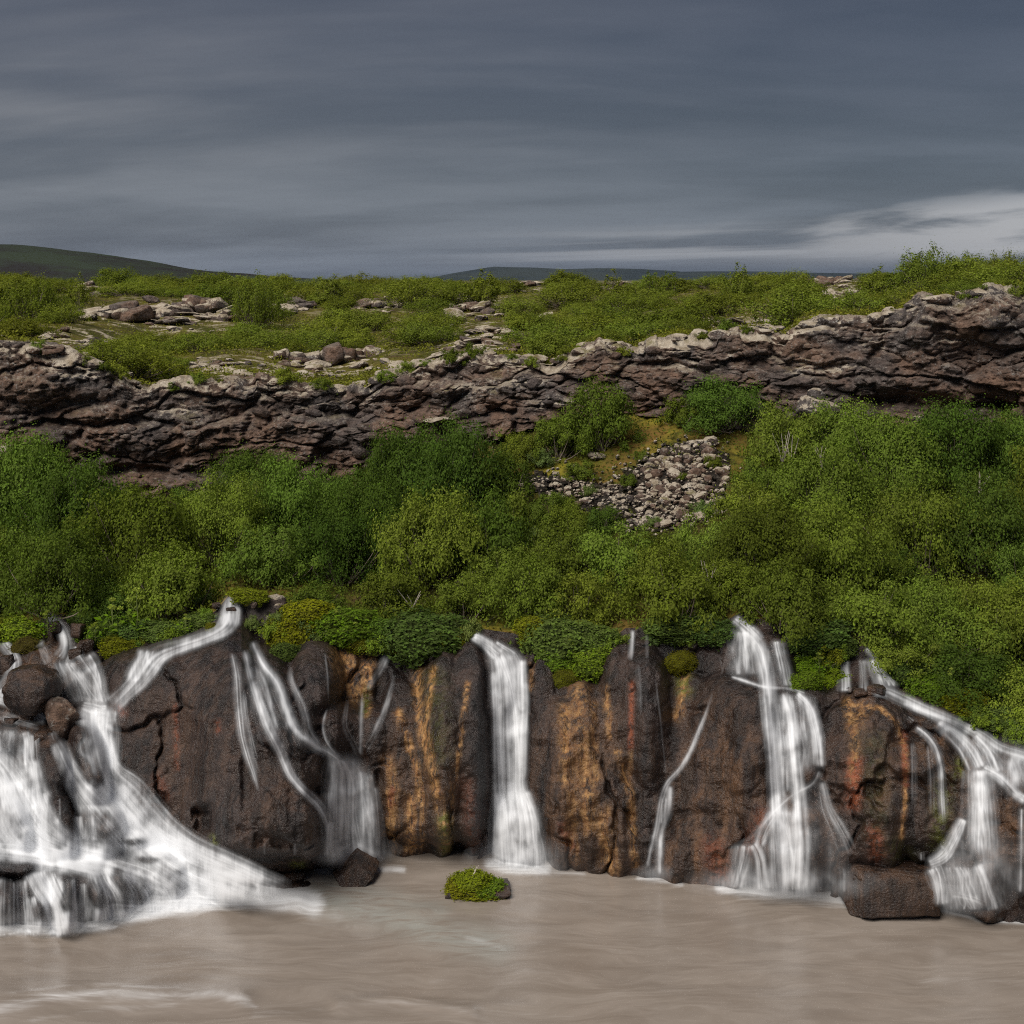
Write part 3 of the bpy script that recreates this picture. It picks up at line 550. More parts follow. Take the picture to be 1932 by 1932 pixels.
for nn, d in (((-.62, -.25, .74), .34), ((.70, -.2, .68), .38), ((.1, -.95, .25), .55)):
    nn = np.array(nn) / np.linalg.norm(nn); pv = pv - np.outer(np.maximum(0, pv @ nn - d), nn)
PYR.vertices.foreach_set('co', np.ascontiguousarray(pv, np.float32).ravel()); PYR.update(); PYR.materials.append(M_ROCK)
wet_boulder(670, 1636, 104, 84, 'pyramid shaped rock at the foot of the forked waterfall', 3, 0, 0, .9, PYR, yw(1648) - .25)
wet_boulder(546, 1652, 60, 20, 'small low rock at the waterline under the big dome', 5, 0, 0, .8, None, yw(1658))
wet_boulder(1678, 1672, 166, 96, 'large flat-sided block standing in the river beside the right falls', 0, 0, 4, .85, B_WET, yw(1706) - .1)
wet_boulder(1812, 1660, 62, 40, 'rounded dark rock under the spray right of the large block', 2, 0, 0, .9, None, yw(1706))
wet_boulder(1800, 1705, 40, 26, 'mossy dark stone at the waterline right of the large block', 4, 0, 0, .9, None, yw(1715))
wet_boulder(1868, 1716, 84, 30, 'low black rock at the waterline near the right edge', 1, 0, 6, .8, None, yw(1728))
wet_boulder(1860, 1692, 44, 20, 'small rock covered by veil water near the right edge', 6, 0, 0, .9, None, yw(1712))
for u, v, wd, ht, l in [(1622, 1306, 26, 12, 'small black stone on the ledge at foot of the twin threads'), (1605, 1302, 16, 10, 'tiny black stone left on the twin threads ledge'), (1655, 1303, 34, 18, 'black stone splitting the upper right stream'), (408, 1143, 16, 12, 'dark stone in the little stream above the dome'), (436, 1152, 18, 12, 'black stone midstream above the dome')]:
    wet_boulder(u, v, wd, ht, l, rnd.randrange(7), .12)
b = put_rock('mossy_boulder', R_LICH[2], P(500, 1158, 33.2), (.62, .5, .48)); tag(b, 'mossy flat boulder beside the little stream above the dome', 'boulder')
for k, (u, v, s) in enumerate([(480, 1140, .12), (525, 1145, .11), (540, 1150, .09)]):
    put_rock('stone', R_STONE[k], Vector(P(u, v, 32.8)) - b.location, (s, s, s * .8)).parent = b
    c = b.children[-1]; c.location = [(Vector(P(u, v, 32.8)) - b.location)[i] / b.scale[i] for i in range(3)]; c.scale = [s / b.scale[i] for i in range(3)]
for u, v, wd, ht, l in [(195, 1105, 44, 34, 'brown rock showing between bushes on the left slope'), (955, 1040, 80, 40, 'rusty brown rock patch between the bushes below the scree'), (15, 862, 70, 40, 'pale lichen-topped boulder at the left edge under the cliff'), (1735, 790, 30, 16, 'grey stone in the shade under the cliff overhang'), (1545, 770, 90, 40, 'broken rock mound at the cliff foot right of the moss'), (1560, 800, 50, 24, 'loose brown rock below the broken mound'), (1540, 745, 40, 24, 'pale topped stone on the broken mound'), (830, 792, 70, 10, 'long pale stone slab at the cliff foot above the centre bushes'), (1135, 855, 50, 14, 'pale stone at the top left corner of scree')]:
    p = slope_at(u, v) if v > v_foot(u) else Vector(P(u, v, float(y_foot(u)) - .3)); s = p.y / F
    tag(put_rock('boulder', R_LICH[rnd.randrange(7)], p, (wd * s / 2, wd * s / 2.4, ht * s / 1.6), (0, 0, rnd.uniform(0, 6))), l, 'boulder')

# blocks of the upper cliff and lichen cushions along its edge
for k in range(150):
    u = rnd.uniform(-60, 2000); t = rnd.uniform(.05, .93); y, v = ucliff_y(u, t); s = rnd.uniform(.10, .30) * (1.25 if u > 1500 else 1)
    put_rock('rock_block', R_BLOCK[k % 8], P(u, v, y - .02), (s * 1.35, s * .8, s * rnd.uniform(.5, .8)), (rnd.uniform(-.2, .2), rnd.uniform(-.15, .15), rnd.uniform(-.6, .6)), upper_cliff)
for k in range(110):
    u = rnd.uniform(-60, 2000); y, v = ucliff_y(u, 1.0); s = rnd.uniform(.10, .34); d = rnd.uniform(-.1, 1.5) ; yy = y + d
    z = H - (v - V0) * y / F + .02 + min(d, 1) * .05
    put_rock('rim_stone', R_STONE[k % 8], ((u - U0) / F * yy, yy, z), (s * 1.5, s, s * .6), (0, 0, rnd.uniform(0, 6)), upper_cliff)

# lava outcrops on the plateau
OUT = [(215, 600, 120, 62, 'dark left shoulder of the lava mound on the plateau'), (285, 598, 130, 52, 'middle hump of the lava mound on the plateau'), (375, 590, 90, 76, 'steep lichen-spotted right hump of the lava mound'), (415, 605, 80, 50, 'lower right foot of the lava mound on the plateau'), (320, 612, 70, 28, 'pale low rock in front of the lava mound'), (195, 558, 60, 24, 'small pale rock behind the lava mound'), (160, 546, 56, 20, 'pale rock at far left behind bushes on the plateau'), (168, 648, 46, 26, 'pale lichen rock near the cliff edge left'),
       (400, 690, 76, 20, 'tilted flat stone near the cliff edge left of centre'), (545, 680, 60, 46, 'dark lava lump left of the pale twin rock'), (620, 682, 120, 50, 'big pale lichen-crusted rock near the cliff edge'), (700, 672, 70, 36, 'grey rock behind a thin bush near cliff edge'), (720, 580, 80, 26, 'pale flat outcrop in the middle distance, centre left'), (560, 580, 70, 24, 'pale outcrop among shrubs in the left middle distance'), (885, 586, 70, 30, 'pale and dark outcrop in the middle distance, centre'), (925, 628, 70, 20, 'low stepped rock below the centre outcrop'), (910, 648, 80, 22, 'broad low rock just behind the centre cliff edge'), (875, 670, 100, 24, 'pale mound on the cliff edge at centre'),
       (1000, 540, 70, 20, 'pale dome rock on the skyline right of centre'), (1160, 540, 60, 14, 'thin pale rock on the skyline'), (1400, 612, 100, 22, 'pale stony mound behind the right cliff edge'), (1440, 622, 60, 18, 'small stone heap right of pale stony mound'), (1558, 524, 86, 30, 'tilted slab of lava sticking up on the skyline'), (1585, 562, 70, 24, 'grey ledge below the tilted skyline slab'), (1566, 588, 46, 18, 'small grey rock under the ledge on the right'), (1610, 530, 36, 16, 'small rock right of the tilted slab'), (30, 690, 90, 22, 'flat pale rock on the left end of the cliff top'), (100, 690, 80, 26, 'cracked pale rock on the left cliff top'), (60, 668, 110, 20, 'long pale rock behind the left cliff top')]
R_CHUNK = with_mat([make_rock(80 + q, 3, 9, .25, True) for q in range(7)], M_SCREE, 'c')
R_CHUNKD = with_mat([make_rock(90 + q, 3, 9, .25, True) for q in range(7)], M_LAVA_BLOCK, 'c')
for k, (u, v, wd, ht, l) in enumerate(OUT):
    p = plat_at(u, v); s = p.y / F; W_, H_ = wd * s, ht * s
    o = tag(empty('lava_outcrop', p), l, 'rock outcrop', 'lava outcrops on the plateau'); tl = math.radians(-12) if 'tilted' in l else 0
    for q in range(6 + int(W_ * 3.2)):
        fx = rnd.uniform(-.5, .5); hh = (1 - (2 * fx) ** 2 * .75) * rnd.uniform(.45, 1.0) * (.8 + .5 * fx if 'mound' in l else 1); r_ = W_ * rnd.uniform(.08, .24)
        put_rock('lava_block', (R_CHUNK if rnd.random() < .6 else R_CHUNKD)[rnd.randrange(7)], (fx * W_, rnd.uniform(-.25, .35) * W_ * .6, H_ * hh * rnd.uniform(.05, .40)), (r_ * 1.5, r_ * 1.1, max(.08, H_ * hh * rnd.uniform(.22, .42))), (rnd.uniform(-.3, .3), tl + rnd.uniform(-.35, .35), rnd.uniform(0, 6)), o)

plateau = bpy.data.objects['lava_plateau']; n = 0
while n < 230:                                                     # loose lichen stones lying about the outcrops
    a, b_, rx, rv = rnd.choice(patches); u, v = a + rnd.gauss(0, rx * .75), b_ + rnd.gauss(0, rv * .7)
    if v < 535 or v > float(v_crim(u)) - 2 or not -60 < u < 1990: continue
    p = plat_at(u, v); q = rnd.choice([.12, .16, .2, .3, .42]) * (p.y / 60) * rnd.uniform(.8, 1.2); n += 1
    put_rock('stone', (R_STONE if rnd.random() < .7 else R_BLOCK)[n % 8], p + Vector((0, 0, q * .12)), (q * 1.4, q, q * .5), (rnd.uniform(-.3, .3), rnd.uniform(-.3, .3), rnd.uniform(0, 6)), plateau)

# scree fan: stones lying on dark gravel
scree_poly = lambda u, v: (1180 < u < 1372 and 838 + max(0, 1270 - u) * .55 + max(0, u - 1330) * .8 < v < 1000 - max(0, u - 1290) * .6) or (925 < u < 1190 and 888 + (u - 925) * .12 < v < 905 + (u - 925) * .30)
uu, vv = np.meshgrid(np.arange(900, 1400, 3.0), np.arange(820, 1010, 3.0)); ju, jv = 22 * fbm(uu / 25, vv / 25, 0 * uu, 3, 130), 16 * fbm(uu / 25, vv / 25, 0 * uu + 4, 3, 131)
msk = np.vectorize(lambda a, b: any(scree_poly(a + i, b + j) for i in (-6, 6) for j in (-4, 4)))(uu + ju, vv + jv)
pts = np.array([slope_at(a, b) + Vector((0, 0, .05)) for a, b in zip(uu.ravel(), vv.ravel())]); fc = grid_faces(*uu.shape); fc = fc[msk.ravel()[fc].all(1)]
uq, inv = np.unique(fc, return_inverse=True)
gp = pts[uq]; gp[:, 2] += .05 * fbm(gp[:, 0] * 4, gp[:, 1] * 4, 0 * gp[:, 0], 3, 99)
scree = tag(link('scree', mesh_np('scree', gp, inv.reshape(-1, 4), mat_ground('scree_gravel', (.050, .043, .038), (.085, .068, .055), (.055, .050, .022), False))), 'fan of loose lichen-covered stones on the slope under the cliff', kind='structure')
n = 0
while n < 290:
    u, v = rnd.uniform(920, 1375), rnd.uniform(838, 1000)
    if not scree_poly(u + rnd.gauss(0, 17), v + rnd.gauss(0, 12)) or (u < 1190 and rnd.random() < .35): continue
    p = slope_at(u, v); s = rnd.choice([.07, .09, .10, .12, .15, .19]) * rnd.uniform(.8, 1.15)
    if u < 1190: s *= .75
    put_rock('stone', (R_STONE if rnd.random() < .8 else R_BLOCK)[n % 8], p + Vector((0, 0, .05 + s * .3)), (s * 1.15, s, s * .8), (rnd.uniform(-.5, .5), rnd.uniform(-.5, .5), rnd.uniform(0, 6)), scree); n += 1

base = make_rock(61, 1, 6, .25); bv = np.array([q.co[:] for q in base.vertices]); bf = np.array([list(q.vertices) for q in base.polygons]); V, Fc = [], []; n = 0
while n < 900:
    u, v = rnd.uniform(900, 1400), rnd.uniform(825, 1010)
    if not scree_poly(u + rnd.gauss(0, 26), v + rnd.gauss(0, 18)): continue
    p = slope_at(u, v); q = rnd.uniform(.03, .085); V.append((bv * (q * 1.2, q, q * .8)) @ np.array(Euler((rnd.random(), rnd.random(), rnd.uniform(0, 6))).to_matrix()) + np.array(p) + (rnd.uniform(-.1, .1), rnd.uniform(-.15, .15), .07)); Fc.append(bf + n * len(bv)); n += 1
link('gravel', mesh_np('gravel', np.concatenate(V), np.concatenate(Fc), M_SCREE, False), scree)['kind'] = 'stuff'

# ------------------------------------------------------------------ falling water
WS = 1.4; WU = np.arange(-80, 2010, WS); WV = np.arange(1104, 1792, WS); GU, GV = np.meshgrid(WU, WV)
GY0 = rock_y(GU, GV); GYS = rock_y(GU, GV, CYS)
GYF = np.minimum.accumulate(np.minimum(GY0, GYS + .02), 0)          # falling water never swings back under the rock above it
def erode(a, k):
    for ax in (0, 1):
        b_ = a.copy()
        for d in range(1, k + 1):
            for sg in (-d, d): b_ = np.minimum(b_, np.roll(a, sg, ax))
        a = b_
    return a
GYF = blur(blur(blur(blur(erode(GYF, 4), 4, 1), 4, 0), 3, 1), 3, 0)
GMOD = np.clip(.95 + 1.25 * fbm(GU / 26, GV / 42, 0 * GU, 3, 210), .30, 1.5) * np.clip(1 + .45 * fbm(GU / 3.5, GV / 55, 0 * GU, 2, 220), .5, 1.6)
def resample(pts, step=4.0):
    P_ = np.array(pts, float); d = np.concatenate([[0], np.cumsum(np.hypot(*np.diff(P_[:, :2], axis=0).T))]); n = max(6, int(d[-1] / step))
    s = np.linspace(0, d[-1], n); o = np.stack([np.interp(s, d, P_[:, k]) for k in range(P_.shape[1])], 1)
    return blur(blur(o, 3, 0), 3, 0)
GPROT = np.clip(1.10 - (blur(blur(blur(blur(GY0, 12, 0), 12, 1), 9, 0), 9, 1) - GY0) / .24, .16, 1.4); GPROT = blur(blur(GPROT, 2, 0), 2, 1)      # rock humps break through the water
class Fall:
    """a waterfall painted thread by thread as water thickness, then laid as a sheet over the rock"""
    def __init__(s, name, label, base):
        s.o = tag(empty(name, base), label, 'waterfall', 'spring waterfalls along the cliff'); s.parts = []; s.part('water_sheet')
    def part(s, name, off=0.0): s.c = np.zeros_like(GU); s.parts.append((name, s.c, off))
    def splat(s, u, v, sig, inten):
        n = max(2, int(np.hypot(np.diff(u), np.diff(v)).sum() / WS)); q = np.linspace(0, 1, n); k = np.linspace(0, 1, len(u))
        x = (np.interp(q, k, u) - WU[0]) / WS; y = (np.interp(q, k, v) - WV[0]) / WS; w_ = np.interp(q, k, inten)
        sg = max(sig / WS, .55); r = int(math.ceil(2.3 * sg)); xi, yi = np.round(x).astype(int), np.round(y).astype(int)
        for dx in range(-r, r + 1):
            for dy in range(-r, r + 1):
                X_, Y_ = xi + dx, yi + dy; ok = (X_ >= 0) & (Y_ >= 0) & (X_ < len(WU)) & (Y_ < len(WV))
                g = w_ * np.exp(-((X_ - x) ** 2 + (Y_ - y) ** 2) / (2 * sg * sg)) / (sg * 2.5066)
                np.add.at(s.c, (Y_[ok], X_[ok]), g[ok])
    def threads(s, Lf, Rt, dd, dens, fade):
        """Lf, Rt: left and right bank polylines (n,2); dd: density along the flow"""
        n = len(Lf); wid = np.hypot(*(Rt - Lf).T).mean(); q = np.linspace(0, 1, n)
        env = dd * (sstep(q, 0, max(fade[0], .02)) * sstep(1 - q, 0, max(fade[1], .02)))
        N = int(2 + wid * (.34 if wid < 16 else .50))
        mn = lambda c, amp: np.clip(c + amp * perlin(q * 3 + rnd.random() * 50, np.full(n, rnd.random() * 50), np.zeros(n)), -.2, 1.2)[:, None]
        if wid > 9:                                    # soft body of the sheet
            for c in np.linspace(.12, .88, max(2, int(wid / 7))):
                m_ = mn(c, .05); p = Lf * (1 - m_) + Rt * m_; s.splat(p[:, 0], p[:, 1], max(2.4, wid / 10), env * dens ** 2.4 * .42 * rnd.uniform(.3, 1.1))
        for i in range(N):                             # single threads
            c = min(1.15, max(-.15, .5 + rnd.gauss(0, .33))); fo = math.exp(-((c - .5) / .42) ** 2); m_ = mn(c, .10); p = Lf * (1 - m_) + Rt * m_
            a, b_ = rnd.uniform(-.35, .3), rnd.uniform(.6, 1.3); e = env * sstep(q, a - .1, a + .1) * sstep(-q, -b_ - .15, -b_ + .1)
            s.splat(p[:, 0], p[:, 1], rnd.choice([.75, .8, .95, 1.3, 2.0]), fo * e * dens ** 1.3 * rnd.choice([.15, .25, .4, .6, 1.0]) * (1.15 if wid < 14 else .95))
    def rib(s, pts, dens=.9, off=0, free=True, fade=(.06, .08), bulge=0):
        o = resample(pts); t = np.gradient(o[:, :2], axis=0); t /= np.linalg.norm(t, axis=1, keepdims=True) + 1e-9
        nrm = np.stack([t[:, 1], -t[:, 0]], 1) * o[:, 2:3] / 2; dd = o[:, 3] if o.shape[1] > 3 else np.ones(len(o))
        s.threads(o[:, :2] - nrm, o[:, :2] + nrm, dd, dens, fade)
    def cur(s, rows, dens=.6, off=0, free=True, fade=(.05, .06), bulge=0, cols=0):
        o = resample([(0, r[0], r[1], r[2], r[3] if len(r) > 3 else 1) for r in rows])
        s.threads(np.stack([o[:, 2], o[:, 1]], 1), np.stack([o[:, 3], o[:, 1]], 1), o[:, 4], dens, fade)
    def mist(s, u, v, ru, rv, k): s.c += .6 * k * np.exp(-((GU - u) / ru) ** 2 - ((GV - v) / rv) ** 2)
    def finish(s):
        for name, c, off in s.parts:
            c = (.80 * c + .12 * blur(blur(c, 3, 0), 3, 1) + .08 * blur(blur(blur(c, 7, 0), 7, 1), 5, 0)) * GMOD * (.62 * GPROT if s.o.name.startswith('casc') else GPROT ** .35)
            yr = (H - .05) * F / (GV - V0)
            a = 1 - np.exp(-1.2 * c); a = a * (1 - sstep(GV - v_water(GU), 4, 34) * (GU > 620)); m_ = a > .02
            if not m_.any(): continue
            y = np.minimum(GYF - .035 - .10 * blur(blur(blur(a, 4, 0), 4, 1), 3, 0) - off, yr)
            y = blur(blur(y, 2, 0), 2, 1)
            fc = grid_faces(*GU.shape); fc = fc[m_.ravel()[fc].any(1)]; uq, inv = np.unique(fc, return_inverse=True)
            V = np.stack([(GU - U0) / F * y, y, H - (GV - V0) * y / F], -1).reshape(-1, 3)[uq]
            o = link(name, mesh_np(name, V, inv.reshape(-1, 4), M_WATER, True, {'dens': a.ravel()[uq]}), s.o); o.matrix_parent_inverse = Matrix.Translation(-s.o.location)

L = Fall('cascade', 'broad white cascade tumbling over dark rocks at the left', P(120, 1750, 27.6))
L.rib([(84, 1158, 10), (99, 1172, 16), (117, 1181, 22), (125, 1200, 22), (127, 1216, 20), (122, 1235, 30), (112, 1248, 40)], .95)
L.cur([(1244, 96, 140, .9), (1270, 104, 165, .7), (1300, 108, 176, .55), (1330, 135, 182, .5)], .72)
L.rib([(142, 1214, 10), (150, 1239, 14), (168, 1259, 18), (184, 1285, 20), (190, 1310, 26), (198, 1332, 36)], .9)
L.rib([(164, 1231, 16), (178, 1247, 20), (186, 1275, 22), (190, 1306, 26), (192, 1330, 40)], .85)
L.rib([(128, 1250, 20), (152, 1280, 22), (172, 1310, 24), (185, 1330, 40)], .6)
L.rib([(78, 1215, 16), (88, 1235, 24), (96, 1256, 18)], .5); L.rib([(60, 1220, 8), (76, 1212, 10), (90, 1216, 10)], .6)
L.rib([(440, 1122, 22), (436, 1150, 36), (434, 1178, 42), (410, 1194, 24), (382, 1206, 22), (336, 1221, 24), (300, 1234, 34), (282, 1252, 50), (262, 1284, 40), (236, 1310, 30), (208, 1336, 34)], 1.0, free=False, off=.08)
L.rib([(434, 1150, 30), (432, 1186, 36)], .9)
L.cur([(1222, 268, 310), (1250, 258, 300), (1278, 242, 290), (1292, 232, 262)], .75)
L.rib([(267, 1221, 8), (258, 1247, 10), (242, 1266, 12), (238, 1286, 14)], .6)
L.rib([(150, 1330, 26), (185, 1340, 44), (206, 1342, 30)], 1.0, fade=(.1, .1))
L.rib([(182, 1332, 66), (180, 1352, 70), (180, 1370, 62), (184, 1403, 44), (194, 1443, 46), (208, 1474, 62), (232, 1500, 80), (266, 1540, 78), (300, 1580, 80), (350, 1612, 70), (430, 1645, 60), (500, 1672, 50), (560, 1694, 40)], 1.05, off=.12, bulge=.12, fade=(.02, .3))
L.rib([(212, 1350, 22, .6), (216, 1400, 26, .5), (216, 1440, 26, .35)], .7); L.rib([(200, 1360, 30), (204, 1420, 34), (216, 1470, 40)], .9, off=.1)
L.rib([(150, 1378, 26, .5), (154, 1410, 36, .5), (166, 1450, 34, .5), (180, 1480, 36, .6)], .6)
L.rib([(104, 1396, 18), (112, 1410, 22), (127, 1445, 28), (148, 1480, 40), (176, 1515, 56), (215, 1560, 60), (255, 1600, 60)], 1.0, off=.1)
L.rib([(160, 1476, 40), (190, 1500, 50), (225, 1540, 60), (262, 1585, 70), (320, 1620, 70)], .95, off=.14)
L.rib([(0, 1208, 18), (12, 1225, 22), (32, 1247, 22), (20, 1275, 22), (4, 1304, 30), (-20, 1320, 30)], .95); L.rib([(-20, 1225, 30), (0, 1240, 26)], .8)
L.rib([(-30, 1310, 24), (5, 1316, 22), (30, 1330, 20), (60, 1345, 18), (90, 1362, 16)], .9, free=False); L.rib([(-20, 1345, 16), (30, 1358, 14), (80, 1372, 12)], .6, free=False)
L.cur([(1372, -40, 46), (1395, -40, 44), (1425, -40, 46)], .55, off=.12); L.rib([(44, 1376, 14), (50, 1395, 18), (48, 1425, 26), (52, 1450, 30)], .95); L.rib([(64, 1380, 16), (66, 1410, 18), (68, 1445, 22)], .9); L.rib([(96, 1376, 12), (100, 1394, 16), (104, 1404, 16)], .8)
L.rib([(-30, 1420, 50), (0, 1450, 60), (25, 1500, 80), (45, 1550, 110), (80, 1590, 110), (140, 1612, 60), (220, 1626, 50)], 1.1, off=.2, bulge=.14, free=True)
L.rib([(60, 1430, 30), (66, 1480, 40), (72, 1530, 60), (96, 1575, 60), (130, 1598, 50)], .95, off=.16); L.rib([(80, 1490, 20), (92, 1520, 26), (98, 1550, 26)], .7, off=.2); L.rib([(20, 1470, 40), (40, 1530, 60), (60, 1585, 80)], 1.0, off=.24)
L.rib([(-40, 1500, 60), (-20, 1560, 70), (10, 1600, 60)], 1.0, off=.2); L.rib([(112, 1500, 4), (113, 1545, 5)], .6); L.rib([(122, 1498, 4), (123, 1550, 5)], .6)
L.cur([(1512, 150, 205, .9), (1545, 148, 232, .6), (1592, 146, 244, .7)], .62, off=.16); L.rib([(148, 1534, 16), (151, 1560, 20), (156, 1590, 24)], .95, off=.18); L.rib([(212, 1520, 20), (228, 1550, 20), (240, 1590, 26)], .85, off=.18)
L.rib([(-40, 1600, 40), (40, 1608, 44), (120, 1618, 46), (200, 1626, 46), (270, 1650, 50), (330, 1680, 40)], 1.05, off=.16, free=False, bulge=.1)
L.rib([(60, 1622, 34), (130, 1632, 36), (200, 1650, 40)], .9, off=.2, free=False)
L.rib([(226, 1477, 20), (262, 1520, 24), (286, 1560, 20), (312, 1588, 14)], .9, off=.1); L.rib([(305, 1566, 8), (311, 1590, 10)], .7)
L.rib([(250, 1560, 60), (310, 1610, 80), (380, 1650, 80), (460, 1680, 50)], 1.05, off=.2, bulge=.12); L.rib([(320, 1596, 40), (380, 1622, 44), (440, 1644, 36), (500, 1668, 22)], .95, off=.12)
for u0, u1, v0, v1, wd, d in [(-20, -24, 1650, 1745, 50, .5), (8, 6, 1652, 1745, 26, .45), (26, 26, 1658, 1742, 14, .5), (40, 44, 1655, 1742, 16, .75), (58, 56, 1690, 1745, 12, .9), (60, 100, 1640, 1742, 34, 1.0), (74, 112, 1638, 1744, 30, .95), (95, 125, 1640, 1740, 30, .85), (118, 120, 1655, 1722, 12, .5), (136, 140, 1652, 1728, 26, .7), (158, 160, 1660, 1722, 14, .8), (175, 196, 1636, 1716, 30, 1.0), (190, 222, 1636, 1714, 30, .9), (210, 240, 1638, 1702, 26, .55), (226, 258, 1640, 1700, 22, .75), (250, 285, 1640, 1698, 30, .8), (280, 320, 1645, 1694, 34, .9), (320, 360, 1650, 1692, 34, .9), (60, 72, 1686, 1744, 20, .6)]:
    L.rib([(u0, v0, wd), (u0 * .7 + u1 * .3, v0 * .7 + v1 * .3, wd * 1.05), (u1, v0 * .3 + v1 * .7, wd * 1.15), (u1 + (u1 - u0) * .25, v1 + 26, wd * 1.5)], d, off=.16, fade=(.1, .05), bulge=.08)

L.rib([(380, 1650, 60), (450, 1672, 60), (520, 1690, 50), (570, 1704, 40)], .8, fade=(.2, .7)); L.rib([(300, 1690, 40), (380, 1694, 40), (470, 1700, 30)], .9, fade=(.2, .4)); L.rib([(200, 1712, 34), (270, 1716, 30), (340, 1714, 20)], .9, fade=(.2, .5)); L.rib([(20, 1748, 20), (110, 1752, 24), (210, 1748, 14)], .9, fade=(.2, .4))
for q in [(430, 1680, 90, 16, .6), (40, 1590, 70, 26, .8), (150, 1610, 70, 22, .6), (60, 1735, 90, 16, .5), (260, 1600, 50, 26, .5), (190, 1350, 30, 16, .6), (330, 1650, 80, 22, .5), (180, 1715, 70, 14, .5)]: L.mist(*q)
L.finish()

A_ = Fall('waterfall', 'forked waterfall over the dome ending behind the pyramid rock', P(665, 1630, 30.6))
A_.rib([(437, 1226, 8), (448, 1272, 15), (450, 1324, 18), (457, 1392, 16), (470, 1437, 14), (482, 1470, 9), (489, 1500, 4)], .72, fade=(.1, .25))
A_.rib([(461, 1222, 10), (474, 1272, 15), (489, 1324, 16), (504, 1370, 17), (527, 1411, 18), (548, 1464, 15), (571, 1490, 14), (606, 1522, 15), (624, 1560, 16), (627, 1610, 18)], .72)
A_.rib([(474, 1206, 12), (493, 1253, 16), (523, 1287, 16), (538, 1332, 18), (553, 1377, 20), (591, 1407, 20), (628, 1426, 20), (650, 1446, 16)], .78)
A_.rib([(458, 1290, 7), (464, 1350, 9), (478, 1420, 10), (500, 1480, 8)], .5, fade=(.2, .3)); A_.rib([(480, 1255, 8), (500, 1290, 10), (512, 1350, 10), (540, 1420, 10)], .5, fade=(.2, .3))
A_.rib([(550, 1250, 5), (545, 1275, 7), (556, 1302, 9), (574, 1340, 11), (582, 1385, 14), (605, 1412, 18)], .62, fade=(.25, .1)); A_.rib([(622, 1325, 3), (607, 1370, 7), (618, 1405, 8), (640, 1426, 8)], .45, fade=(.3, .2)); A_.rib([(612, 1225, 3), (618, 1275, 4), (620, 1330, 3)], .25, fade=(.3, .3)); A_.cur([(1225, 452, 500, .8), (1320, 458, 540, 1), (1400, 468, 590, 1), (1440, 500, 640, .8)], .17, fade=(.2, .3))
A_.rib([(657, 1312, 3), (647, 1370, 8), (668, 1407, 8), (679, 1432, 10)], .58, fade=(.3, .1)); A_.rib([(684, 1300, 3), (679, 1373, 8), (679, 1430, 9)], .55, fade=(.3, .1)); A_.rib([(748, 1265, 4), (728, 1336, 9), (706, 1388, 10), (684, 1424, 10)], .48, fade=(.3, .1)); A_.rib([(742, 1300, 4), (720, 1350, 6), (700, 1395, 6)], .35, fade=(.3, .3)); A_.rib([(738, 1210, 10), (725, 1250, 14), (705, 1285, 10), (690, 1305, 8)], .42)
A_.cur([(1428, 622, 652, 1.1), (1446, 620, 690, 1), (1500, 616, 704, .9), (1560, 616, 716, .85), (1625, 614, 724, .8)], .62, off=.14, cols=25)
for u0, u1, v0, d in [(632, 628, 1436, .7), (648, 646, 1440, .75), (664, 660, 1446, .7), (682, 690, 1450, .85), (695, 706, 1456, .7), (706, 716, 1480, .45)]:
    A_.rib([(u0, v0, 8), (u0 * .5 + u1 * .5, 1500, 12), (u1, 1560, 16), (u1, 1622, 20)], d, off=.2)
A_.rib([(626, 1545, 10), (622, 1580, 14), (622, 1620, 22)], .8, off=.22); A_.rib([(622, 1622, 14), (645, 1606, 12), (668, 1590, 8)], .7, off=.3, free=False); A_.rib([(668, 1592, 8), (700, 1610, 12), (722, 1630, 16)], .8, off=.3, free=False)
for u in (498, 557): A_.rib([(u, 1585, 2), (u, 1622, 3)], .3)

A_.mist(665, 1605, 55, 18, .5); A_.mist(640, 1620, 26, 10, .5)
A_.finish()
B_ = Fall('waterfall', 'tall single white waterfall at the centre of the cliff', P(975, 1640, 30.3))
B_.rib([(888, 1198, 10), (905, 1206, 18), (925, 1220, 24), (945, 1240, 30)], .8); B_.rib([(930, 1210, 8), (955, 1226, 14), (975, 1240, 20)], .6)
B_.cur([(1218, 912, 968, .5), (1245, 924, 990, .9), (1300, 930, 993, .9), (1400, 934, 993, .85), (1480, 936, 991, .85), (1510, 934, 1000, .9), (1550, 930, 1014, .9), (1645, 926, 1030, .85)], .66, off=.2, cols=25)
B_.rib([(940, 1232, 18), (962, 1290, 20), (972, 1350, 18), (976, 1420, 22), (976, 1490, 24), (985, 1560, 36), (988, 1640, 50)], 1.0, off=.28); B_.rib([(984, 1240, 14), (986, 1320, 16), (984, 1400, 16), (982, 1480, 16)], .95, off=.28)
B_.rib([(932, 1260, 8), (938, 1360, 12), (940, 1460, 14), (944, 1560, 24), (946, 1640, 34)], .8, off=.26); B_.rib([(950, 1490, 30), (958, 1560, 46), (962, 1645, 60)], .75, off=.32); B_.rib([(985, 1490, 26), (1000, 1540, 34), (1008, 1645, 36)], .75, off=.32)

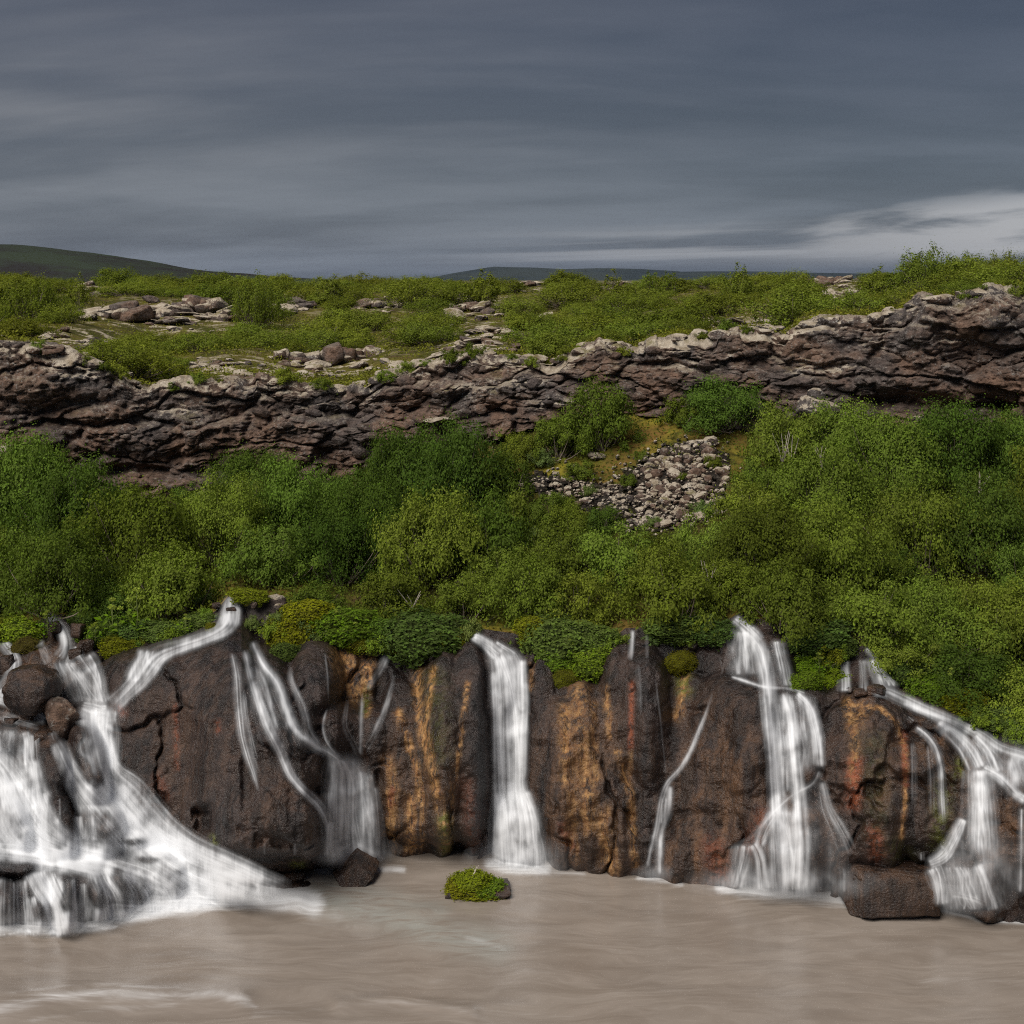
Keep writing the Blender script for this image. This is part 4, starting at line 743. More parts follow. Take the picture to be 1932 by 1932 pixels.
B_.mist(978, 1625, 62, 26, .7); B_.mist(975, 1560, 36, 50, .25)
B_.finish()
C_ = Fall('waterfall', 'thin forked trickle between the centre columns of the cliff', P(1240, 1655, 30))
C_.rib([(1194, 1184, 5), (1193, 1225, 8), (1189, 1252, 16)], .55, fade=(.1, .3)); C_.rib([(1220, 1190, 3), (1221, 1250, 6)], .4, fade=(.1, .3)); C_.rib([(1200, 1245, 10), (1206, 1290, 8), (1208, 1360, 6)], .25, fade=(.2, .5)); C_.rib([(1233, 1270, 4), (1240, 1330, 6), (1250, 1420, 5), (1256, 1470, 4)], .36)
C_.rib([(1349, 1292, 5), (1337, 1336, 7), (1321, 1372, 8), (1303, 1418, 7), (1281, 1456, 9), (1258, 1476, 11), (1247, 1510, 12), (1240, 1560, 10), (1226, 1620, 9), (1217, 1655, 10)], .5, fade=(.3, .1)); C_.rib([(1330, 1355, 4), (1312, 1400, 6), (1290, 1446, 7), (1262, 1474, 10)], .4, fade=(.3, .2)); C_.rib([(1264, 1478, 8), (1262, 1530, 12), (1244, 1570, 12), (1242, 1655, 13)], .68); C_.rib([(1252, 1500, 14), (1250, 1560, 14)], .55); C_.rib([(1232, 1570, 4), (1219, 1640, 6)], .5)

C_.mist(1232, 1648, 26, 12, .4)
C_.finish()
D_ = Fall('waterfall', 'widest twin-ledge waterfall right of centre with a flared foot', P(1470, 1685, 29.2))
D_.rib([(1382, 1164, 12), (1398, 1176, 22), (1418, 1192, 26), (1436, 1215, 26)], .8)
D_.cur([(1186, 1382, 1424, .8), (1215, 1374, 1430, .7), (1278, 1368, 1448, .55)], .6, off=.12); D_.cur([(1204, 1452, 1478, .9), (1242, 1459, 1488, .85), (1300, 1470, 1500, .8)], .75, off=.2)
D_.rib([(1404, 1188, 20), (1434, 1219, 28), (1448, 1272, 28), (1455, 1355, 26), (1462, 1430, 26), (1468, 1513, 30), (1474, 1600, 46), (1480, 1685, 60)], 1.05, off=.34)
D_.rib([(1374, 1276, 5), (1400, 1284, 7), (1440, 1298, 8), (1490, 1300, 12), (1524, 1312, 10)], .6, free=False, off=.1)
D_.rib([(1476, 1302, 14), (1492, 1345, 22), (1499, 1430, 24), (1506, 1495, 26), (1512, 1590, 34), (1508, 1685, 38)], .88, off=.3); D_.rib([(1500, 1304, 12), (1530, 1332, 18), (1544, 1385, 18), (1549, 1452, 14)], .78, off=.24); D_.rib([(1516, 1310, 10), (1534, 1380, 14), (1538, 1450, 14)], .5, off=.24); D_.rib([(1470, 1320, 16), (1478, 1400, 20), (1482, 1500, 26)], .6, off=.28)
D_.cur([(1305, 1470, 1535, .6), (1400, 1478, 1548, .5), (1470, 1480, 1548, .4)], .55, off=.22, fade=(.1, .3))
D_.rib([(1549, 1450, 10), (1537, 1482, 12), (1500, 1497, 10), (1466, 1528, 14), (1428, 1572, 16), (1418, 1590, 14), (1384, 1593, 8)], .42, free=False, off=.34)
D_.cur([(1590, 1384, 1424, .8), (1620, 1378, 1424, .6), (1682, 1366, 1404, .7)], .62, off=.3); D_.rib([(1418, 1588, 14), (1434, 1612, 16), (1442, 1684, 24)], .95, off=.36); D_.cur([(1525, 1452, 1492, .8), (1580, 1450, 1520, .7), (1686, 1446, 1530, .7)], .66, off=.36)
D_.rib([(1465, 1530, 20), (1440, 1575, 22), (1430, 1600, 14)], .7, off=.38); D_.rib([(1548, 1470, 14), (1562, 1530, 22), (1580, 1560, 30), (1606, 1620, 40)], .42, off=.16, fade=(.1, .3)); D_.rib([(1590, 1630, 16), (1590, 1690, 14)], .25, off=.12, fade=(.3, .2))

D_.mist(1470, 1668, 110, 22, .75); D_.mist(1560, 1600, 30, 50, .15); D_.mist(1500, 1560, 46, 60, .18)
D_.finish()
E_ = Fall('waterfall', 'sweeping waterfall running down rightwards to the right edge', P(1850, 1720, 28.3))
E_.cur([(1240, 1582, 1600), (1275, 1584, 1602), (1310, 1584, 1606)], .75, off=.12); E_.cur([(1240, 1622, 1632), (1275, 1624, 1634), (1308, 1622, 1638)], .6, off=.12)
E_.rib([(1630, 1220, 5), (1650, 1236, 10), (1668, 1258, 16)], .8); E_.cur([(1240, 1634, 1660, .9), (1265, 1642, 1680, .95), (1300, 1652, 1702, 1)], .9, off=.14)
E_.rib([(1740, 1344, 8), (1800, 1372, 10), (1850, 1404, 12), (1880, 1430, 14), (1900, 1460, 16)], .6, fade=(.2, .3)); E_.rib([(1900, 1425, 12), (1915, 1460, 14), (1918, 1500, 14)], .5, fade=(.2, .4)); E_.rib([(1640, 1305, 14), (1665, 1300, 18), (1690, 1312, 22), (1720, 1326, 20), (1751, 1340, 17), (1807, 1362, 16), (1856, 1388, 18), (1884, 1412, 18), (1932, 1426, 20), (1990, 1450, 30)], .85, free=False, off=.12)
E_.rib([(1700, 1322, 8), (1750, 1346, 10), (1800, 1360, 12)], .6, free=False, off=.15)
E_.rib([(1764, 1364, 14), (1800, 1386, 28), (1832, 1422, 34), (1845, 1456, 36)], .95, off=.15); E_.rib([(1836, 1384, 14), (1862, 1410, 22), (1876, 1440, 28), (1884, 1462, 22)], .85, off=.15)
E_.cur([(1448, 1824, 1868, 1), (1500, 1822, 1876, .85), (1560, 1822, 1884, .65), (1640, 1822, 1890, .4)], .72, off=.3, fade=(.03, .3)); E_.rib([(1846, 1450, 26), (1848, 1540, 36), (1850, 1620, 44)], .7, off=.34, fade=(.05, .3))
E_.rib([(1850, 1448, 12), (1870, 1456, 14), (1894, 1472, 16), (1913, 1498, 16), (1940, 1512, 14)], .9, free=False, off=.12); E_.cur([(1418, 1895, 1960, .8), (1450, 1885, 1970, .5), (1490, 1890, 1980, .35)], .6, off=.15)
E_.rib([(1706, 1349, 6), (1728, 1366, 6), (1722, 1362, 5)], .7); E_.rib([(1724, 1370, 6), (1742, 1381, 10), (1766, 1408, 12), (1776, 1449, 10), (1778, 1500, 14), (1780, 1560, 16)], .68, off=.12, fade=(.05, .3)); E_.rib([(1722, 1395, 6), (1726, 1450, 9), (1726, 1540, 9)], .42, fade=(.1, .4)); E_.rib([(1752, 1400, 10), (1758, 1470, 12), (1758, 1560, 12)], .36, fade=(.1, .4)); E_.rib([(1738, 1600, 10), (1740, 1630, 10)], .3)
E_.rib([(1818, 1540, 14), (1800, 1580, 22), (1782, 1616, 26), (1748, 1632, 14)], .92, off=.3, free=True); E_.rib([(1772, 1590, 5), (1784, 1608, 8)], .6, off=.3)
E_.rib([(1760, 1632, 30), (1772, 1660, 30), (1778, 1712, 24)], .95, off=.34); E_.cur([(1630, 1772, 1858, .8), (1665, 1780, 1868, .6), (1722, 1782, 1892, .7)], .62); E_.rib([(1845, 1625, 20), (1862, 1665, 26), (1880, 1722, 36)], .6); E_.rib([(1790, 1688, 10), (1830, 1694, 12), (1870, 1712, 14)], .5); E_.rib([(1928, 1520, 8), (1928, 1600, 10), (1926, 1690, 14)], .55, off=.14)

E_.mist(1850, 1640, 60, 50, .35); E_.mist(1795, 1690, 18, 24, .3); E_.mist(1930, 1450, 40, 40, .3)
E_.finish()

# ------------------------------------------------------------------ shrubs
def tube_set(paths, sides=4):
    V, Fc, b = [], [], 0
    for path, r0, r1 in paths:
        p = np.array(path); n = len(p); t = np.gradient(p, axis=0); t /= np.linalg.norm(t, axis=1, keepdims=True) + 1e-9
        a = np.cross(t, (0.31, .17, .93)); a /= np.linalg.norm(a, axis=1, keepdims=True) + 1e-9; c = np.cross(t, a); r = np.linspace(r0, r1, n)[:, None]
        for k in range(sides):
            an = 2 * math.pi * k / sides; V.append(p + (a * math.cos(an) + c * math.sin(an)) * r)
        for k in range(sides):
            k2 = (k + 1) % sides
            for i in range(n - 1): Fc.append((b + k * n + i, b + k2 * n + i, b + k2 * n + i + 1, b + k * n + i + 1))
        b += sides * n
    return np.concatenate(V), np.array(Fc)

def leaves(pos, nrm, size, rs, ratio=.55, tone=None):
    n = len(pos); nrm = nrm / (np.linalg.norm(nrm, axis=1, keepdims=True) + 1e-9)
    d = rs.normal(size=(n, 3)); d -= nrm * (d * nrm).sum(1, keepdims=True); d /= np.linalg.norm(d, axis=1, keepdims=True) + 1e-9
    e = np.cross(nrm, d); s = (size * rs.uniform(.65, 1.3, n))[:, None]
    a = pos - d * s * .5; c = pos + d * s * .5; m = pos + nrm * s * .06
    V = np.stack([a, m + e * s * ratio * .5, c, m - e * s * ratio * .5], 1).reshape(-1, 3)
    Fc = np.arange(4 * n).reshape(n, 4); tn = rs.rand(n) if tone is None else tone
    return V, Fc, np.repeat(tn, 4)

def make_bush(seed, R, Hh, nclump, nleaf, leaf, style='dome', mat=None, bark=None):
    rs = np.random.RandomState(seed); cl, paths = [], []
    ns = rs.randint(5, 9)
    for k in range(nclump):
        th = rs.uniform(0, 2 * math.pi); c = rs.uniform(0, 1) ** .75
        rr = rs.uniform(.55, 1.0) if rs.rand() < .8 else rs.uniform(.2, .6)
        lob = 1 + .22 * math.sin(3 * th + seed) + .13 * math.sin(5 * th + seed * 2.3)
        if style == 'dome':
            x, y, z = R * lob * rr * math.sqrt(1 - c * c * .92) * math.cos(th), R * lob * rr * math.sqrt(1 - c * c * .92) * math.sin(th), Hh * (.12 + .86 * c * rr + rs.uniform(-.05, .08))
        else:                                   # upright twiggy shrub, loose top
            q = math.sqrt(rs.rand()); x, y = R * q * lob * math.cos(th), R * q * lob * math.sin(th); z = Hh * (rs.uniform(.25, 1.0)) * (1 - .45 * q * q) * rs.uniform(.8, 1.12)
        cl.append((x, y, z))
    cl = np.array(cl)
    for k, p in enumerate(cl):
        if k % 2: continue
        b = np.array([rs.normal() * R * .08, rs.normal() * R * .08, -.05]); m = b * .45 + p * .55 + np.array([rs.normal() * .06, rs.normal() * .06, -.12 * Hh])
        q = np.linspace(0, 1, 5)[:, None]; path = (1 - q) ** 2 * b + 2 * q * (1 - q) * m + q * q * p
        paths.append((path, .016 * R + .006, .004))
    idx = rs.randint(0, nclump, nleaf); sr = R * (.165 if style == 'dome' else .16) * rs.uniform(.6, 1.35, nclump)
    off = rs.normal(size=(nleaf, 3)) * np.array([1, 1, .72 if style == 'dome' else 1.15]) * .62
    pos = cl[idx] + off * sr[idx][:, None]
    pos[:, 2] = np.abs(pos[:, 2])
    outw = pos / np.array([R, R, Hh]); outw[:, 2] += .25
    nrm = outw * .5 + off * .9 + rs.normal(size=(nleaf, 3)) * .45; nrm[:, 2] += .35
    tone = np.clip(rs.beta(1.6, 2.2, nleaf) * .8 + .2 * rs.rand(nclump)[idx], 0, 1)
    V, Fc, tn = leaves(pos, nrm, leaf, rs, .6, tone)
    cm = mesh_np('crown', V, Fc, mat or M_LEAF, False, {'tone': tn})
    sv, sf = tube_set(paths)
    return cm, mesh_np('stems', sv, sf, bark or M_BARK, True), R, Hh

BL = [make_bush(100 + i, 1.7, 1.75, 125, 26000, .066) for i in range(4)]
BM = [make_bush(120 + i, 1.15, 1.2, 72, 13500, .062) for i in range(5)]
BS = [make_bush(140 + i, .65, .62, 40, 5000, .055) for i in range(5)]
PS = [make_bush(160 + i, 1.35, 1.25, 110, 9500, .078, 'dome') for i in range(3)] + [make_bush(170 + i, 1.2, 1.45, 120, 7800, .074, 'twig') for i in range(4)]
TALL = [make_bush(190 + i, .75, 2.1, 80, 2400, .10, 'twig') for i in range(3)]

def put_bush(v, loc, w_m, h_m, tint, name, label, group, rz=None):
    cm, sm, R, Hh = v
    o = empty(name, loc); o.rotation_euler = (0, 0, rnd.uniform(0, 6.28) if rz is None else rz)
    s = w_m / (2.1 * R); o.scale = (s, s, h_m / (1.02 * Hh))
    for nm, m in (('crown', cm), ('stems', sm)):
        c = link(nm, m, o); c.color = (*tint, 1)
    return tag(o, label, 'shrub', group)
TD, TO, TB, TG, TP = (.092, .142, .024), (.132, .172, .026), (.170, .240, .030), (.128, .172, .050), (.154, .184, .027)
def jit(c, k=.14):
    b = rnd.uniform(1 - k * 1.4, 1 + k * 1.4); h = rnd.uniform(-.06, .06); return (c[0] * b * (1 + h), c[1] * b, c[2] * b * (1 - h))

HB = [(60, 1015, 240, 190, TD), (-50, 1040, 200, 190, TD), (150, 1065, 230, 180, TD), (265, 1120, 270, 190, TO), (110, 1150, 230, 150, TD), (5, 1150, 190, 150, TD), (335, 1172, 200, 120, TO), (215, 1185, 160, 80, TD),
      (480, 975, 180, 130, TD), (430, 1050, 200, 150, TO), (560, 1040, 210, 160, TD), (520, 1105, 180, 110, TD), (640, 1105, 200, 140, TD), (650, 990, 150, 100, TD), (770, 985, 200, 170, TD), (850, 1000, 220, 190, TD), (935, 965, 150, 120, TD), (700, 1070, 220, 160, TD), (820, 1110, 240, 170, TO), (920, 1080, 190, 140, TD), (975, 1010, 110, 80, TO),
      (1070, 1110, 200, 130, TO), (1160, 1110, 180, 110, TO), (1000, 1175, 170, 110, TO), (1100, 1185, 180, 110, TO), (1140, 838, 150, 112, TO), (1060, 865, 120, 76, TO), (1370, 808, 200, 92, TD), (1290, 800, 90, 50, TO), (985, 880, 110, 60, TO),
      (1480, 905, 170, 120, TO), (1590, 890, 210, 130, TO), (1430, 1005, 160, 100, TO), (1545, 1000, 240, 150, TO), (1680, 950, 230, 160, TO), (1800, 930, 230, 165, TD), (1925, 905, 180, 130, TD), (1440, 1100, 240, 150, TO), (1580, 1130, 260, 180, TO), (1330, 1085, 150, 120, TO), (1740, 1090, 240, 170, TO), (1870, 1070, 230, 170, TD), (1960, 1010, 170, 160, TO),
      (1280, 1190, 210, 130, TO), (1385, 1140, 150, 80, TO), (1490, 1195, 200, 120, TO), (1640, 1205, 200, 110, TO), (1760, 1230, 240, 140, TO), (1885, 1250, 230, 150, TO), (1700, 1268, 150, 70, TO), (1830, 1320, 200, 90, TD), (1930, 1360, 170, 90, TO), (960, 1120, 160, 90, TO), (740, 1170, 180, 90, TO), (880, 1170, 150, 80, TO), (600, 1160, 160, 70, TO), (1240, 1120, 150, 90, TO)]
def zone(v):
    return 'just above the waterfall rim' if v > 1160 else 'low on the slope' if v > 1060 else 'midway up the slope' if v > 930 else 'under the upper cliff'
ORD = 'first second third fourth fifth sixth seventh eighth ninth tenth eleventh twelfth thirteenth fourteenth fifteenth sixteenth seventeenth eighteenth nineteenth twentieth'.split()
HB.sort(key=lambda a: a[0]); cnt = {}
occ = []
for u, v, wd, ht, tint in HB:
    p = slope_at(u, v); s = p.y / F; Wm, Hm = wd * s, ht * s * 1.12
    vs = BL if Wm > 2.7 else BM if Wm > 1.7 else BS
    z = zone(v); nm = 'tall dense' if ht > 140 else 'rounded'; key = (z, nm, tint == TD); cnt[key] = cnt.get(key, 0) + 1
    put_bush(vs[rnd.randrange(len(vs))], p - Vector((0, 0, .08)), Wm, Hm, jit(tint, .28), 'shrub', '%s %s shrub %s, %s of these from the left' % (nm, 'dark green' if tint == TD else 'olive green', z, ORD[cnt[key] - 1]), 'large shrubs on the slope')
    occ.append((u, v - ht * .2, wd * .33, ht * .35))
no_bush = [(1270, 925, 125, 90), (1050, 930, 140, 38), (1235, 815, 55, 55), (500, 1155, 80, 45), (430, 1150, 40, 50), (955, 1045, 60, 25), (1400, 1165, 50, 30), (1640, 1230, 40, 25)]
def blocked(u, v): return any(((u - a) / b_) ** 2 + ((v - c) / d) ** 2 < 1 for a, c, b_, d in no_bush)
_ZL = lambda u: 'left of the little stream' if u < 420 else 'between the little stream and the centre waterfall' if u < 960 else 'between the centre waterfall and the widest one' if u < 1400 else 'on the slope at the right'
def label_by_landmark(items, marks, kind):
    """items: (u, v, ...); names each by the nearest landmark, the side it lies on and its rank in distance there"""
    bins = {}
    for it in items:
        m = min(marks, key=lambda q: (it[0] - q[0]) ** 2 + ((it[1] - q[1]) * 1.6) ** 2); du, dv = it[0] - m[0], (it[1] - m[1]) * 1.6
        d = ('left of ' if du < 0 else 'right of ') if abs(du) > abs(dv) else ('above ' if dv < 0 else 'below ')
        bins.setdefault(d + m[2], []).append((du * du + dv * dv, it))
    for k, lst in bins.items():
        for r, (_, it) in enumerate(sorted(lst, key=lambda q: q[0])):
            yield it, '%s %s%s' % (kind, k, '' if len(lst) == 1 else ', nearest there' if r == 0 else ', %s nearest' % (ORD[r] if r < 20 else 'twenty-' + ORD[r - 20]))
items = []; tries = 0
while len(items) < 120 and tries < 6000:
    tries += 1
    u = rnd.uniform(-80, 2010); t = rnd.uniform(.02, .97); v = float(slope_pt(u, t)[0])
    if blocked(u, v - 15): continue
    near = v > float(v_rim(u)) - 60
    Wm = rnd.uniform(.7, 1.25) if near else rnd.uniform(.9, 1.9); Hm = Wm * rnd.uniform(.5, .8) * (.8 if near else 1)
    if v < 900 and 600 < u < 1500: Wm *= .65; Hm *= .5
    if v < 960 and u < 620: Hm *= .5
    items.append((u, v, Wm, Hm, rnd.choice([TO, TO, TD, TG, TB] if near else [TO, TO, TD, TD, TG])))
SMARK = [(60, 1150, 'the left cascade head'), (430, 1130, 'the little stream'), (500, 1155, 'the mossy boulder'), (250, 960, 'the left cliff foot'), (680, 1200, 'the orange stained rock'), (700, 930, 'the centre cliff foot'), (920, 1200, 'the centre waterfall head'), (955, 1040, 'the rusty rock patch'), (1050, 930, 'the left arm of scree'), (1270, 925, 'the scree fan'), (1235, 815, 'the moss patch under the cliff'), (1205, 1190, 'the twin thread top'), (1420, 1180, 'the widest waterfall head'), (1480, 895, 'the bare birch stems'), (1545, 780, 'the broken rock mound'), (1640, 1230, 'the sweeping stream head'), (1720, 790, 'the dark overhang'), (1830, 1340, 'the sweeping stream bend'), (1920, 900, 'the right end of the cliff foot'), (1750, 1050, 'the middle of the right thicket')]
for (u, v, Wm, Hm, tint), lab in label_by_landmark(items, SMARK, 'small shrub in the thicket'):
    vs = BS if Wm < 1.2 else BM
    put_bush(vs[rnd.randrange(len(vs))], slope_at(u, v) - Vector((0, 0, .05)), Wm, Hm, jit(tint, .2), 'shrub', lab, 'small shrubs of the slope thicket')

# the thicket and the plateau scrub go on past the frame on both sides
for k in range(110):
    right = k % 2; u = rnd.uniform(2015, 2380) if right else rnd.uniform(-440, -100); side = 'right' if right else 'left'
    if k < 64:
        p = slope_at(u, float(slope_pt(u, rnd.uniform(.02, .97))[0])) - Vector((0, 0, .06)); W_ = rnd.uniform(1.3, 3.2)
        put_bush((BL if W_ > 2.4 else BM)[rnd.randrange(4)], p, W_, W_ * rnd.uniform(.5, .7), jit(rnd.choice([TO, TD]), .2), 'shrub', 'shrub of the slope thicket past the %s picture edge' % side, 'thicket past the %s picture edge' % side)
    else:
        y = float(y_crim(u)) + 2 + 60 * rnd.random(); z = float(plat_z(np.array([u]), np.array([y]))[0]); W_ = rnd.uniform(1.8, 4)
        put_bush(PS[rnd.randrange(7)], ((u - U0) / F * y, y, z - .06), W_, W_ * .4, jit(TP, .17), 'plateau_shrub', 'plateau shrub past the %s picture edge' % side, 'plateau shrubs past the %s picture edge' % side)

for u, v, q, l in [(1185, 912, .7, 'small green shrub growing in the left arm of scree'), (1335, 968, .8, 'small shrub at the lower right side of the scree'), (1238, 992, .6, 'tiny shrub at the bottom tip of the scree'), (1350, 885, .7, 'small shrub on the upper right side of scree'), (1212, 862, .6, 'tiny shrub at the top of the scree'), (1118, 938, .6, 'tiny shrub below the left arm of scree'), (1290, 905, .4, 'tiny tuft in the middle of the scree')]:
    put_bush(BS[rnd.randrange(5)], slope_at(u, v), q, q * .55, jit(rnd.choice([TO, TD, TG]), .2), 'shrub', l, 'shrubs in the scree')

# little plants hanging over the rim of the falls
items = []; tries = 0
heads = [(60, 140), (405, 470), (885, 985), (1180, 1232), (1372, 1492), (1582, 1690)]
while len(items) < 88 and tries < 4000:
    tries += 1
    u = rnd.uniform(-60, 2000)
    if any(a < u < b_ for a, b_ in heads): continue
    items.append((u, float(v_rim(u)) + rnd.uniform(-4, 34), rnd.uniform(.38, .95), rnd.choice([TO, TD, TG, TB, TB, TM_, TG])) if (TM_ := (.165, .180, .020)) else 0)
RMARK = [(100, 1165, 'the left cascade head'), (220, 1225, 'the yellow moss tongue'), (330, 1200, 'the dome stream'), (548, 1205, 'the dome side moss cushion'), (680, 1215, 'the orange stain'), (805, 1225, 'the drooping willow cushion'), (930, 1205, 'the centre waterfall head'), (1068, 1280, 'the moss beard over the orange column'), (1205, 1200, 'the twin thread top'), (1285, 1250, 'the dark notch'), (1430, 1180, 'the widest waterfall head'), (1545, 1270, 'the bright herb'), (1640, 1230, 'the sweeping stream head'), (1760, 1310, 'the upper sweeping stream'), (1900, 1370, 'the lower sweeping stream')]
for (u, v, Wm, tint), lab in label_by_landmark(items, RMARK, 'little plant on the rim'):
    y = float(y_rim(u)) - rnd.uniform(.05, .35)
    put_bush(BS[rnd.randrange(5)], Vector(P(u, v, y)) - Vector((0, 0, .12)), Wm, Wm * rnd.uniform(.5, .85), jit(tint, .2), 'rim_plant', lab, 'little plants on the waterfall rim')['category'] = 'plant'

items = []
while len(items) < 34:
    u = rnd.uniform(-50, 1990); items.append((u, float(v_crim(u)) + rnd.uniform(-6, 10), rnd.uniform(.4, 1.1)))
EMARK = [(60, 655, 'the cliff top left end'), (280, 738, 'the low cliff edge dip'), (480, 716, 'the left middle cliff edge'), (690, 733, 'the edge below big pale rock'), (900, 674, 'the pale mound on the cliff edge'), (1130, 648, 'the centre right notch'), (1300, 640, 'the smooth right cliff edge'), (1480, 643, 'the pale stony mound'), (1640, 605, 'the ledge before the right shoulder'), (1730, 566, 'the right cliff shoulder'), (1900, 553, 'the cliff top right end')]
for (u, v, Wm), lab in label_by_landmark(items, EMARK, 'little cliff edge shrub'):
    y = float(y_crim(u)) + rnd.uniform(-.1, .5)
    put_bush(BS[rnd.randrange(5)], Vector(P(u, v, y)) - Vector((0, 0, .05)), Wm, Wm * rnd.uniform(.4, .7), jit(rnd.choice([TP, TO, TO]), .2), 'edge_shrub', lab, 'little shrubs on the upper cliff edge')

# plateau shrubs
items = []; tries = 0
while len(items) < 292 and tries < 14000:
    tries += 1
    u = rnd.uniform(-90, 2020); yc = float(y_crim(u)); y = yc + 1.8 + 70 * rnd.random() ** 1.05
    z = float(plat_z(np.array([u]), np.array([y]))[0]); v = V0 + F * (H - z) / y
    if any(((u - a) / (rx * .8)) ** 2 + ((v - b_ + 4) / (rv * 1.2)) ** 2 < 1 for a, b_, rx, rv in patches) and rnd.random() < .93: continue
    if any(abs(u - q[0]) < q[2] * .55 + 12 and q[1] - 8 < v < q[1] + 34 for q in OUT): continue
    if y < yc + 3.2 and 150 < u < 900 and rnd.random() < .8: continue
    if y < yc + 5 and 850 < u < 1130: continue
    if y < yc + 3.4 and rnd.random() < .6: continue
    Wm = rnd.uniform(1.4, 3.7) * (1 + .35 * (y > 85)); Hm = Wm * rnd.uniform(.30, .46) * (1 - .2 * (y > 85))
    if u > 1600: Hm *= .85
    items.append((u, v, y, z, Wm, Hm))
PMARK = [(300, 590, 'the lava mound'), (60, 560, 'the distant hill foot'), (60, 690, 'the left cliff top'), (240, 700, 'the low dip in the left cliff edge'), (400, 690, 'the tilted flat stone'), (560, 575, 'the left middle outcrop'), (620, 682, 'the big pale lichen rock'), (720, 580, 'the pale flat outcrop'), (885, 586, 'the centre outcrop'), (875, 670, 'the pale mound on the cliff edge'), (1000, 540, 'the skyline dome rock'), (1100, 600, 'the centre right shrub field'), (1160, 540, 'the thin skyline rock'), (1230, 640, 'the centre right cliff edge'), (1400, 612, 'the pale stony mound'), (1400, 545, 'the lone spiky birch'), (1558, 524, 'the tilted skyline slab'), (1585, 575, 'the grey ledge'), (1700, 560, 'the right cliff shoulder'), (1850, 530, 'the high right cliff top'), (1750, 500, 'the highest skyline birch'), (1950, 520, 'the right picture edge'), (480, 545, 'the bushy skyline birch'), (150, 630, 'the left shrub slope')]
for (u, v, y, z, Wm, Hm), lab in label_by_landmark(items, PMARK, 'yellow-green plateau shrub'):
    put_bush(PS[rnd.randrange(7)], ((u - U0) / F * y, y, z - .06), Wm, Hm, jit(TP, .17), 'plateau_shrub', lab, 'shrubs of the lava plateau')
for u, y, vt, wd, l in [(1750, 56, 462, 110, 'tall birch shrub on the right skyline, highest of all'), (1712, 57, 478, 70, 'birch shrub left of the highest one on the skyline'), (1895, 55, 466, 80, 'tall birch shrub at the right end of the skyline'), (1830, 58, 476, 90, 'leafy birch between the two highest skyline shrubs'), (1392, 80, 489, 56, 'lone spiky birch on the skyline right of centre'), (1225, 95, 505, 40, 'small sparse birch on skyline above the centre right'), (1262, 95, 506, 36, 'thin sparse birch right beside the small skyline birch'), (1160, 90, 508, 50, 'rounded birch on the skyline above the far ridge'), (910, 84, 502, 70, 'birch on the skyline left of the far ridge'), (620, 92, 512, 60, 'birch on the skyline left of centre'), (480, 75, 516, 90, 'bushy birch on the skyline behind the lava mound'), (150, 80, 510, 44, 'thin birch in front of the distant hill'), (60, 70, 520, 110, 'bushy birch in front of the distant hill at far left'), (1960, 54, 480, 120, 'birch just inside the right edge of the skyline'), (1660, 60, 497, 70, 'low birch right of tilted slab on the skyline')]:
    z = float(plat_z(np.array([u * 1.0]), np.array([y * 1.0]))[0]); zt = H - (vt - V0) * y / F
    put_bush(TALL[rnd.randrange(3)] if wd < 80 else PS[3 + rnd.randrange(4)], ((u - U0) / F * y, y, z - .1), wd * y / F, max(.9, zt - z + .1), jit(TP, .1), 'birch', l, 'skyline birches')['category'] = 'tree'

# ------------------------------------------------------------------ herbs and moss at the rim
def make_moss(seed, fine):
    """lumpy mat that hangs down over an edge; leaves stand off it"""
    rs = np.random.RandomState(seed); bm = bmesh.new(); bmesh.ops.create_icosphere(bm, subdivisions=4, radius=1.0)
    v = np.array([x.co[:] for x in bm.verts]); f = np.array([[l.index for l in p.verts] for p in bm.faces]); bm.free()
    k = 1 + .55 * fbm(v[:, 0] * 1.3, v[:, 1] * 1.3, v[:, 2] * 1.3, 3, seed) + .22 * fbm(v[:, 0] * 3.5, v[:, 1] * 3.5, v[:, 2] * 3.5, 3, seed + 2)
    drip = np.clip(-v[:, 2], 0, 1) * .9 * fbm(v[:, 0] * 3.2, v[:, 0] * 0 + seed, v[:, 1], 2, seed + 5)
    v = v * k[:, None]; v[:, 2] -= drip.clip(-.3, .8)
    n = 7500 if fine else 5200; i = rs.randint(0, len(v), n); dn = v / np.linalg.norm(v, axis=1, keepdims=True)
    cl = 1 + .30 * np.clip(fbm(v[:, 0] * 4.5, v[:, 1] * 4.5, v[:, 2] * 4.5, 2, seed + 9), -.2, 1)
    pos = v[i] * cl[i][:, None] * (1 + rs.uniform(-.02, .05 if fine else .12, n))[:, None] + rs.normal(size=(n, 3)) * (.02 if fine else .05); nr = dn[i] + rs.normal(size=(n, 3)) * .6 + (0, 0, .3)
    V, Fc, tn = leaves(pos, nr, .06 if fine else .15, rs, .5)
    return mesh_np('moss', v * .93, f, None, True), mesh_np('leaves', V, Fc, M_HERB, False, {'tone': tn})
def mat_moss():
    m, t, out = new_mat('moss'); oi = t.node('ShaderNodeObjectInfo').outputs; pos = geo(t)['Position']
    n = t.noise(pos, 7, 6, .7)
    col = t.mix(t.ss(n, .3, .7), t.mix(1.0, oi['Color'], (.40, .36, .40), 'MULTIPLY'), oi['Color'])
    bump = t.node('ShaderNodeBump', {'Height': t.noise(pos, 16, 5, .7), 'Strength': 1.0, 'Distance': .08})
    bs = t.node('ShaderNodeBsdfPrincipled', {'Base Color': col, 'Roughness': .95, 'Specular IOR Level': .1, 'Normal': bump}); t.l.new(bs.outputs[0], out.inputs[0]); return m
M_MOSS = mat_moss()
MOSS = [make_moss(300 + i, False) for i in range(4)]; MOSSF = [make_moss(320 + i, True) for i in range(4)]
